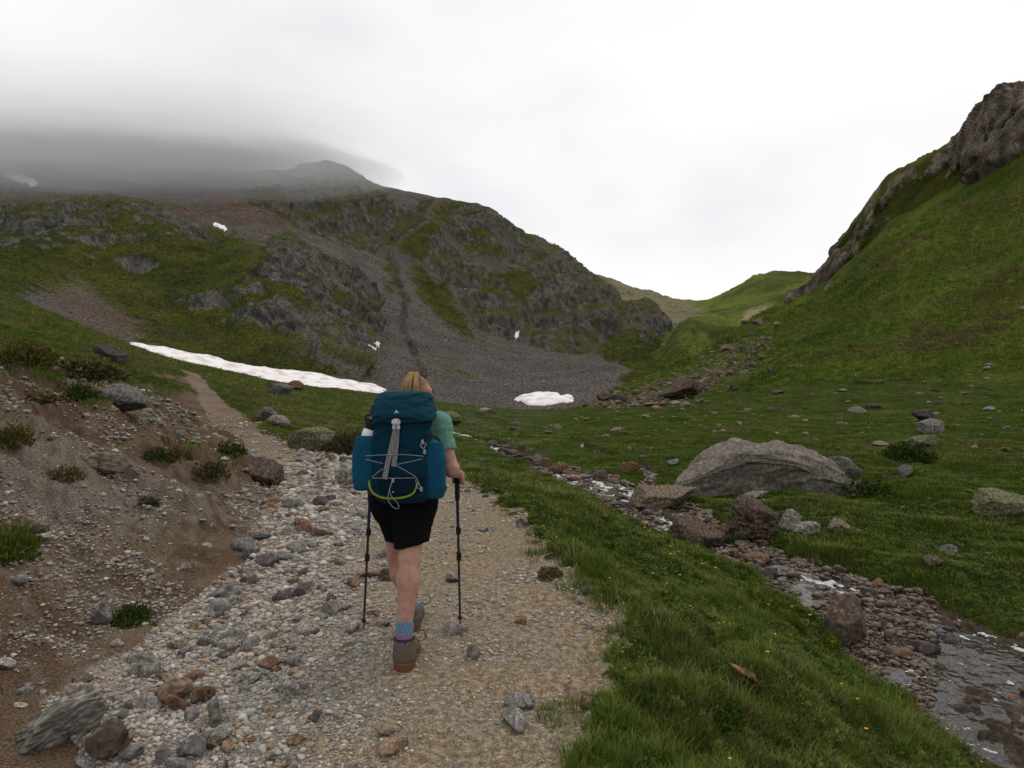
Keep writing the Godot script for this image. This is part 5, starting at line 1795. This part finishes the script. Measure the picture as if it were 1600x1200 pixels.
# rings of a rounded rectangle, skinned; each ring: [y, centre x, centre z, half width, half depth, squareness]
func bag(rings: Array, crease: float, sd: int, sides := 72, sub := 8) -> ArrayMesh:
	var v := PackedVector3Array()
	var f := PackedInt32Array()
	var all := []
	for i in rings.size() - 1:
		for k in sub:
			var t := float(k) / sub
			var row := []
			for c in 6:
				var p0: float = rings[maxi(i - 1, 0)][c]
				var p3: float = rings[mini(i + 2, rings.size() - 1)][c]
				row.append(cubic_interpolate(rings[i][c], rings[i + 1][c], p0, p3, t))
			all.append(row)
	all.append(rings[rings.size() - 1])
	for row in all:
		for s in sides:
			var a := TAU * s / sides
			var e: float = 2.0 / row[5]
			var cx := signf(cos(a)) * pow(absf(cos(a)), e)
			var cz := signf(sin(a)) * pow(absf(sin(a)), e)
			var p := Vector3(row[1] + cx * row[3], row[0], row[2] + cz * row[4])
			var n := Vector3(cx, 0, cz).normalized()
			var w := n_a.get_noise_3d(p.x * 7.0 + sd, p.y * 22.0, p.z * 7.0) + 0.6 * n_r.get_noise_3d(p.x * 3.0, p.y * 9.0 + sd, p.z * 3.0)
			v.append(p + n * crease * w)
	var rows := all.size()
	for r in rows - 1:
		for s in sides:
			var a := r * sides + s
			var b := r * sides + (s + 1) % sides
			f.append_array(PackedInt32Array([a, b, a + sides, b, b + sides, a + sides]))
	for e in [0, rows - 1]:
		var c := v.size()
		v.append(Vector3(all[e][1], all[e][0] + (0.002 if e else -0.002), all[e][2]))
		for s in sides:
			var a: int = e * sides + s
			var b: int = e * sides + (s + 1) % sides
			f.append_array(PackedInt32Array([c, b, a]) if e == 0 else PackedInt32Array([c, a, b]))
	return commit(v, f)

func backpack() -> void:
	var base := P(632, 785, 3.80)
	var r := thing("backpack", "large teal-blue hiking backpack on the hiker's back with grey straps", "backpack", base)
	r.rotation.z = 0.015
	var K := 3.72 / F
	# q: photograph position on the pack's rear face as local metres
	var q := func(u: float, v: float, z: float) -> Vector3: return Vector3((u - 632.0) * K, (785.0 - v) * K, z)
	var teal := fabric(lin(0.0065, 0.042, 0.074), 0.15)
	var lidm := fabric(lin(0.010, 0.060, 0.092), 0.15)
	var sidem := fabric(lin(0.010, 0.090, 0.165), 0.15)
	var navy := fabric(lin(0.006, 0.022, 0.038), 0.12)
	var lime := fabric(lin(0.27, 0.34, 0.04), 0.1)
	var grey := fabric(lin(0.26, 0.26, 0.27), 0.1)
	var cordm := surf(lin(0.22, 0.22, 0.23), 0.7)
	var black := surf(lin(0.02, 0.02, 0.022), 0.5)
	# [height, x, z, half width, half depth, squareness]
	obj("main_body", bag([[0.0, 0, 0.0, 0.03, 0.03, 2.4], [0.008, 0.0, 0.005, 0.115, 0.09, 2.6], [0.05, 0.0, 0.01, 0.150, 0.125, 3.0], [0.14, -0.005, 0.005, 0.158, 0.132, 3.4], [0.26, -0.008, 0.0, 0.156, 0.128, 3.6], [0.36, -0.006, 0.0, 0.154, 0.126, 3.6], [0.45, -0.002, 0.0, 0.156, 0.124, 3.4], [0.52, 0.0, -0.005, 0.145, 0.115, 3.0]], 0.012, 3), teal, r)
	var lid := obj("lid", bag([[0.445, 0.010, 0.01, 0.150, 0.128, 3.2], [0.455, 0.010, 0.01, 0.168, 0.140, 3.2], [0.49, 0.006, 0.01, 0.174, 0.142, 3.0], [0.54, 0.004, 0.0, 0.168, 0.134, 2.8], [0.585, 0.006, -0.01, 0.150, 0.115, 2.7], [0.612, 0.008, -0.015, 0.125, 0.09, 2.5], [0.620, 0.008, -0.015, 0.06, 0.04, 2.3]], 0.014, 17), lidm, r)
	obj("lid_seam", tube(spline([q.call(586, 668, 0.10), q.call(600, 655, 0.15), q.call(628, 649, 0.156), q.call(656, 652, 0.152), q.call(682, 660, 0.11)], 8), 0.003, 6), navy, lid)
	# side pockets, swollen by the bottles in them
	obj("side_pocket", bag([[0.075, -0.205, 0.03, 0.03, 0.03, 2.5], [0.09, -0.205, 0.03, 0.060, 0.062, 2.6], [0.16, -0.205, 0.03, 0.070, 0.068, 2.7], [0.28, -0.203, 0.03, 0.070, 0.066, 2.6], [0.36, -0.196, 0.025, 0.062, 0.058, 2.5], [0.375, -0.190, 0.02, 0.056, 0.052, 2.4]], 0.007, 31, 48, 6), sidem, r)
	obj("side_pocket", bag([[0.025, 0.165, 0.03, 0.03, 0.03, 2.5], [0.04, 0.168, 0.03, 0.054, 0.060, 2.6], [0.12, 0.170, 0.03, 0.062, 0.066, 2.7], [0.24, 0.172, 0.03, 0.060, 0.064, 2.6], [0.32, 0.170, 0.025, 0.054, 0.056, 2.5], [0.335, 0.168, 0.02, 0.050, 0.050, 2.4]], 0.007, 37, 48, 6), sidem, r)
	# side panels of the brighter cloth and the dark lower pocket
	obj("front_pocket", bag([[0.055, 0.0, 0.10, 0.03, 0.02, 2.4], [0.062, 0.0, 0.10, 0.105, 0.045, 2.8], [0.10, 0.0, 0.10, 0.125, 0.050, 3.0], [0.15, 0.0, 0.098, 0.132, 0.048, 3.2], [0.17, 0.0, 0.095, 0.128, 0.040, 3.0]], 0.003, 41, 48, 6), navy, r)
	obj("trim", tube(spline([q.call(584, 746, 0.135), q.call(586, 756, 0.146), q.call(592, 765, 0.152), q.call(604, 771, 0.155), q.call(622, 773, 0.157), q.call(640, 771, 0.155), q.call(652, 766, 0.152), q.call(657, 757, 0.146), q.call(660, 747, 0.135)], 6), 0.0058, 8), lime, r)
	# compression straps from the lid buckle
	var st := func(pts: Array, w: float) -> ArrayMesh:
		var c := spline(pts, 6)
		var v := PackedVector3Array()
		var f := PackedInt32Array()
		for i in c.size():
			var t := (c[mini(i + 1, c.size() - 1)] - c[maxi(i - 1, 0)]).normalized()
			var s := t.cross(Vector3.BACK).normalized() * w * 0.5
			for e in [[-1, 0.0], [1, 0.0], [1, 0.003], [-1, 0.003]]: v.append(c[i] + s * e[0] + Vector3(0, 0, e[1]))
		for i in c.size() - 1:
			for k in 4:
				var a := i * 4 + k
				var b := i * 4 + (k + 1) % 4
				f.append_array(PackedInt32Array([a, a + 4, b, b, a + 4, b + 4]))
		return commit(v, f)
	obj("strap", st.call([q.call(629, 650, 0.158), q.call(627, 664, 0.146), q.call(621, 690, 0.142), q.call(614, 718, 0.146), q.call(609, 743, 0.152)], 0.027), grey, r)
	obj("strap", st.call([q.call(629, 664, 0.144), q.call(627, 690, 0.139), q.call(623, 724, 0.142)], 0.027), grey, r)
	var bk := obj("buckle", net([[q.call(626, 656, 0.158), q.call(630, 656, 0.158), 0.018, 0.018, 2.2], [q.call(626, 664, 0.152), q.call(630, 664, 0.152), 0.015, 0.015, 2.2]], 0.004, 0.008), surf(lin(0.42, 0.42, 0.44), 0.5), r)
	obj("prong", net([[q.call(628, 659, 0.168), q.call(628, 667, 0.164), 0.005, 0.005]], 0.003, 0.003), grey, bk)
	# elastic cord laced across the rear
	for c in [[[581, 707], [609, 706], [640, 706], [670, 709]], [[581, 712], [594, 716], [607, 719]], [[667, 713], [648, 717], [628, 721]], [[628, 723], [642, 731], [656, 740]], [[590, 740], [598, 733], [607, 727]], [[590, 741], [622, 742], [655, 742]], [[622, 744], [617, 758], [614, 774], [622, 786], [630, 788], [629, 780], [620, 770], [617, 760], [622, 745]], [[656, 740], [660, 746], [664, 758], [659, 756], [657, 744]]]:
		var pts := []
		for e in c: pts.append(q.call(e[0], e[1], 0.152 if e[1] < 744 else 0.160))
		obj("cord", tube(spline(pts, 5), 0.0019, 6), cordm, r)
	for e in [[665, 759], [622, 745], [668, 687], [671, 702]]:
		obj("toggle", net([[q.call(e[0], e[1] - 2, 0.156), q.call(e[0], e[1] + 2, 0.156), 0.007, 0.008]], 0.003, 0.004), cordm, r)
	obj("cord", tube(spline([q.call(668, 687, 0.15), q.call(665, 692, 0.155), q.call(669, 697, 0.155), q.call(673, 691, 0.15), q.call(668, 687, 0.15)], 6), 0.0026, 6), cordm, r)
	# maker's mark: three small pale peaks
	for e in [[629.0, 639.5, 3.6, 0.158], [622.0, 762.5, 1.8, 0.157]]:
		var m := []
		for t in [[0.0, 0.0, 1.0], [-0.55, -0.5, 0.6], [0.55, -0.5, 0.6]]:
			var c: Vector3 = q.call(e[0] + t[0] * e[2], e[1] - t[1] * e[2], e[3])
			var s: float = e[2] * K * t[2] * 0.8
			m.append(commit(PackedVector3Array([c + Vector3(-s, -s * 0.6, 0), c + Vector3(0, s * 0.7, 0), c + Vector3(s, -s * 0.6, 0), c + Vector3(0, -s * 0.2, 0)]), PackedInt32Array([0, 1, 3, 1, 2, 3])))
		obj("emblem", merge(m), surf(lin(0.6, 0.6, 0.6), 0.6), r)
	# belt and shoulder straps
	obj("hip_belt", tube(spline([Vector3(-0.14, 0.055, -0.05), Vector3(-0.205, 0.05, -0.14), Vector3(-0.19, 0.05, -0.28), Vector3(0, 0.05, -0.36), Vector3(0.17, 0.05, -0.28), Vector3(0.175, 0.05, -0.14), Vector3(0.12, 0.055, -0.05)], 6), 0.030, 8), black, r)
	for s in [-1.0, 1.0]:
		obj("shoulder_strap", tube(spline([Vector3(0.07 * s + 0.02, 0.42, -0.10), Vector3(0.085 * s + 0.02, 0.50, -0.18), Vector3(0.10 * s + 0.02, 0.48, -0.30), Vector3(0.11 * s + 0.02, 0.34, -0.37), Vector3(0.14 * s + 0.01, 0.16, -0.25), Vector3(0.13 * s, 0.10, -0.10)], 6), 0.022, 8), navy, r)
	obj("haul_loop", tube(spline([Vector3(0.165, 0.50, 0.02), Vector3(0.182, 0.475, 0.06), Vector3(0.176, 0.45, 0.07)], 6), 0.003, 6), cordm, r)
	# bottles in the pockets
	var bl := thing("water_bottle", "white water bottle with black looped cap in the pack's left pocket", "bottle", base)
	var c0 := Vector3(-0.192, 0.10, 0.02)
	obj("flask", tube(PackedVector3Array([c0, c0 + Vector3(0, 0.005, 0), c0 + Vector3(0, 0.28, 0), c0 + Vector3(0.004, 0.305, 0), c0 + Vector3(0.006, 0.31, 0)]), [0.03, 0.04, 0.042, 0.034, 0.02], 20), surf(lin(0.62, 0.64, 0.66), 0.35), bl)
	var cap := obj("cap", tube(PackedVector3Array([c0 + Vector3(0.006, 0.295, 0), c0 + Vector3(0.008, 0.36, 0), c0 + Vector3(0.009, 0.365, 0)]), [0.028, 0.027, 0.02], 20), black, bl)
	obj("loop", tube(spline([c0 + Vector3(-0.02, 0.35, 0), c0 + Vector3(-0.012, 0.385, 0), c0 + Vector3(0.03, 0.383, 0), c0 + Vector3(0.045, 0.36, 0)], 6), 0.0045, 8), black, cap)
	var b2 := thing("water_bottle", "blue flask with a black handle in the pack's right pocket", "bottle", base)
	var c1 := Vector3(0.170, 0.06, 0.02)
	obj("flask", tube(PackedVector3Array([c1, c1 + Vector3(0, 0.005, 0), c1 + Vector3(0, 0.27, 0), c1 + Vector3(0, 0.285, 0)]), [0.03, 0.04, 0.042, 0.03], 20), surf(lin(0.02, 0.11, 0.19), 0.4), b2)
	obj("handle", tube(spline([c1 + Vector3(-0.035, 0.275, 0.015), c1 + Vector3(-0.02, 0.305, 0.015), c1 + Vector3(0.015, 0.302, 0.015), c1 + Vector3(0.035, 0.27, 0.015)], 6), 0.006, 8), black, b2)

# ------------------------------------------------------------ camera, sky, sun
func view_and_light() -> void:
	var cam := Camera3D.new()
	cam.name = "camera"
	cam.projection = Camera3D.PROJECTION_FRUSTUM
	cam.near = 0.1
	cam.far = 4000.0
	cam.size = 2.0 * cam.near * 600.0 / F
	cam.frustum_offset = Vector2(0.0, cam.near * (HOR - 600.0) / F)
	cam.position = Vector3(0, EYE, 0)
	add_child(cam)
	cam.current = true
	var sun := DirectionalLight3D.new()
	sun.name = "sun"
	sun.light_energy = 0.35
	sun.light_angular_distance = 25.0
	sun.light_color = Color(1.0, 0.965, 0.91)
	sun.shadow_enabled = true
	add_child(sun)
	sun.look_at_from_position(Vector3(60, 160, -70), Vector3.ZERO)
	var env := Environment.new()
	env.background_mode = Environment.BG_SKY
	env.tonemap_mode = Environment.TONE_MAPPER_LINEAR
	env.tonemap_exposure = EXPOSURE
	env.sdfgi_enabled = true
	env.ssao_enabled = true
	env.ssil_enabled = true
	env.volumetric_fog_enabled = true
	env.volumetric_fog_density = 0.0
	var sky := Sky.new()
	var pan := PanoramaSkyMaterial.new()
	pan.panorama = ImageTexture.create_from_image(overcast())
	sky.sky_material = pan
	env.sky = sky
	var we := WorldEnvironment.new()
	we.name = "environment"
	we.environment = env
	add_child(we)

const EXPOSURE := 1.03

# a closed sheet of bright cloud, thinner in places, the same all round
func overcast() -> Image:
	var w := 900
	var h := 450
	var im := Image.create(w, h, false, Image.FORMAT_RGBF)
	for j in h:
		var el := (0.5 - (j + 0.5) / h) * PI
		for i in w:
			var az := ((i + 0.5) / w - 0.5) * TAU
			var dir := Vector3(sin(az) * cos(el), sin(el), -cos(az) * cos(el))
			var c := Color(0.30, 0.31, 0.28)
			if el > -0.02:
				var q := Vector3(dir.x, dir.y * 2.2, dir.z)
				var a := n_a.get_noise_3dv(q * 1.1 + Vector3(3.1, 0.4, 1.7))
				var b := n_a.get_noise_3dv(q * 3.2 + Vector3(8.0, 2.0, 5.0))
				var t := clampf(0.99 + 0.13 * a + 0.06 * b, 0.76, 1.05)
				c = Color(0.80, 0.83, 0.89) * t
				c = c.lerp(Color(0.97, 0.97, 0.98) * t, ss(0.84, 0.97, t))
			im.set_pixel(i, j, c)
	return im

func terrain() -> void:
	relief_tables()
	mountain_maps()
	scree_map()
	fan(["path", "earth_bank", "meadow", "stream_bed", "hillside"], [M.path, M.bank, M.meadow, M.path, M.hillside], 820, 760, -350, 1950, 1.2, 400.0, base_ground, paint_ground)
	crags()
	print("ground ", Time.get_ticks_msec())
	fan(["mountain"], [M.mountain], 760, 500, -350, 1108, 72, 900.0, base_mountain, paint_mountain)
	mountain_cover()
	print("mountain ", Time.get_ticks_msec())
	fan(["far_hill"], [M.far], 170, 170, 830, 1440, 205, 1150.0, base_pass, paint_pass)
	print("pass ", Time.get_ticks_msec())

func _ready() -> void:
	rng.seed = 11
	setup_noise()
	view_and_light()
	materials()
	terrain()
	stone_variants()
	boulders()
	print("boulders ", Time.get_ticks_msec())
	person()
	print("person ", Time.get_ticks_msec())
	loose_stones()
	gravel()
	rubble()
	print("gravel ", Time.get_ticks_msec())
	grass()
	plants()
	print("plants ", Time.get_ticks_msec())
	stream()
	snows()
	cloud()
	tell_apart()
	print("end ", Time.get_ticks_msec())
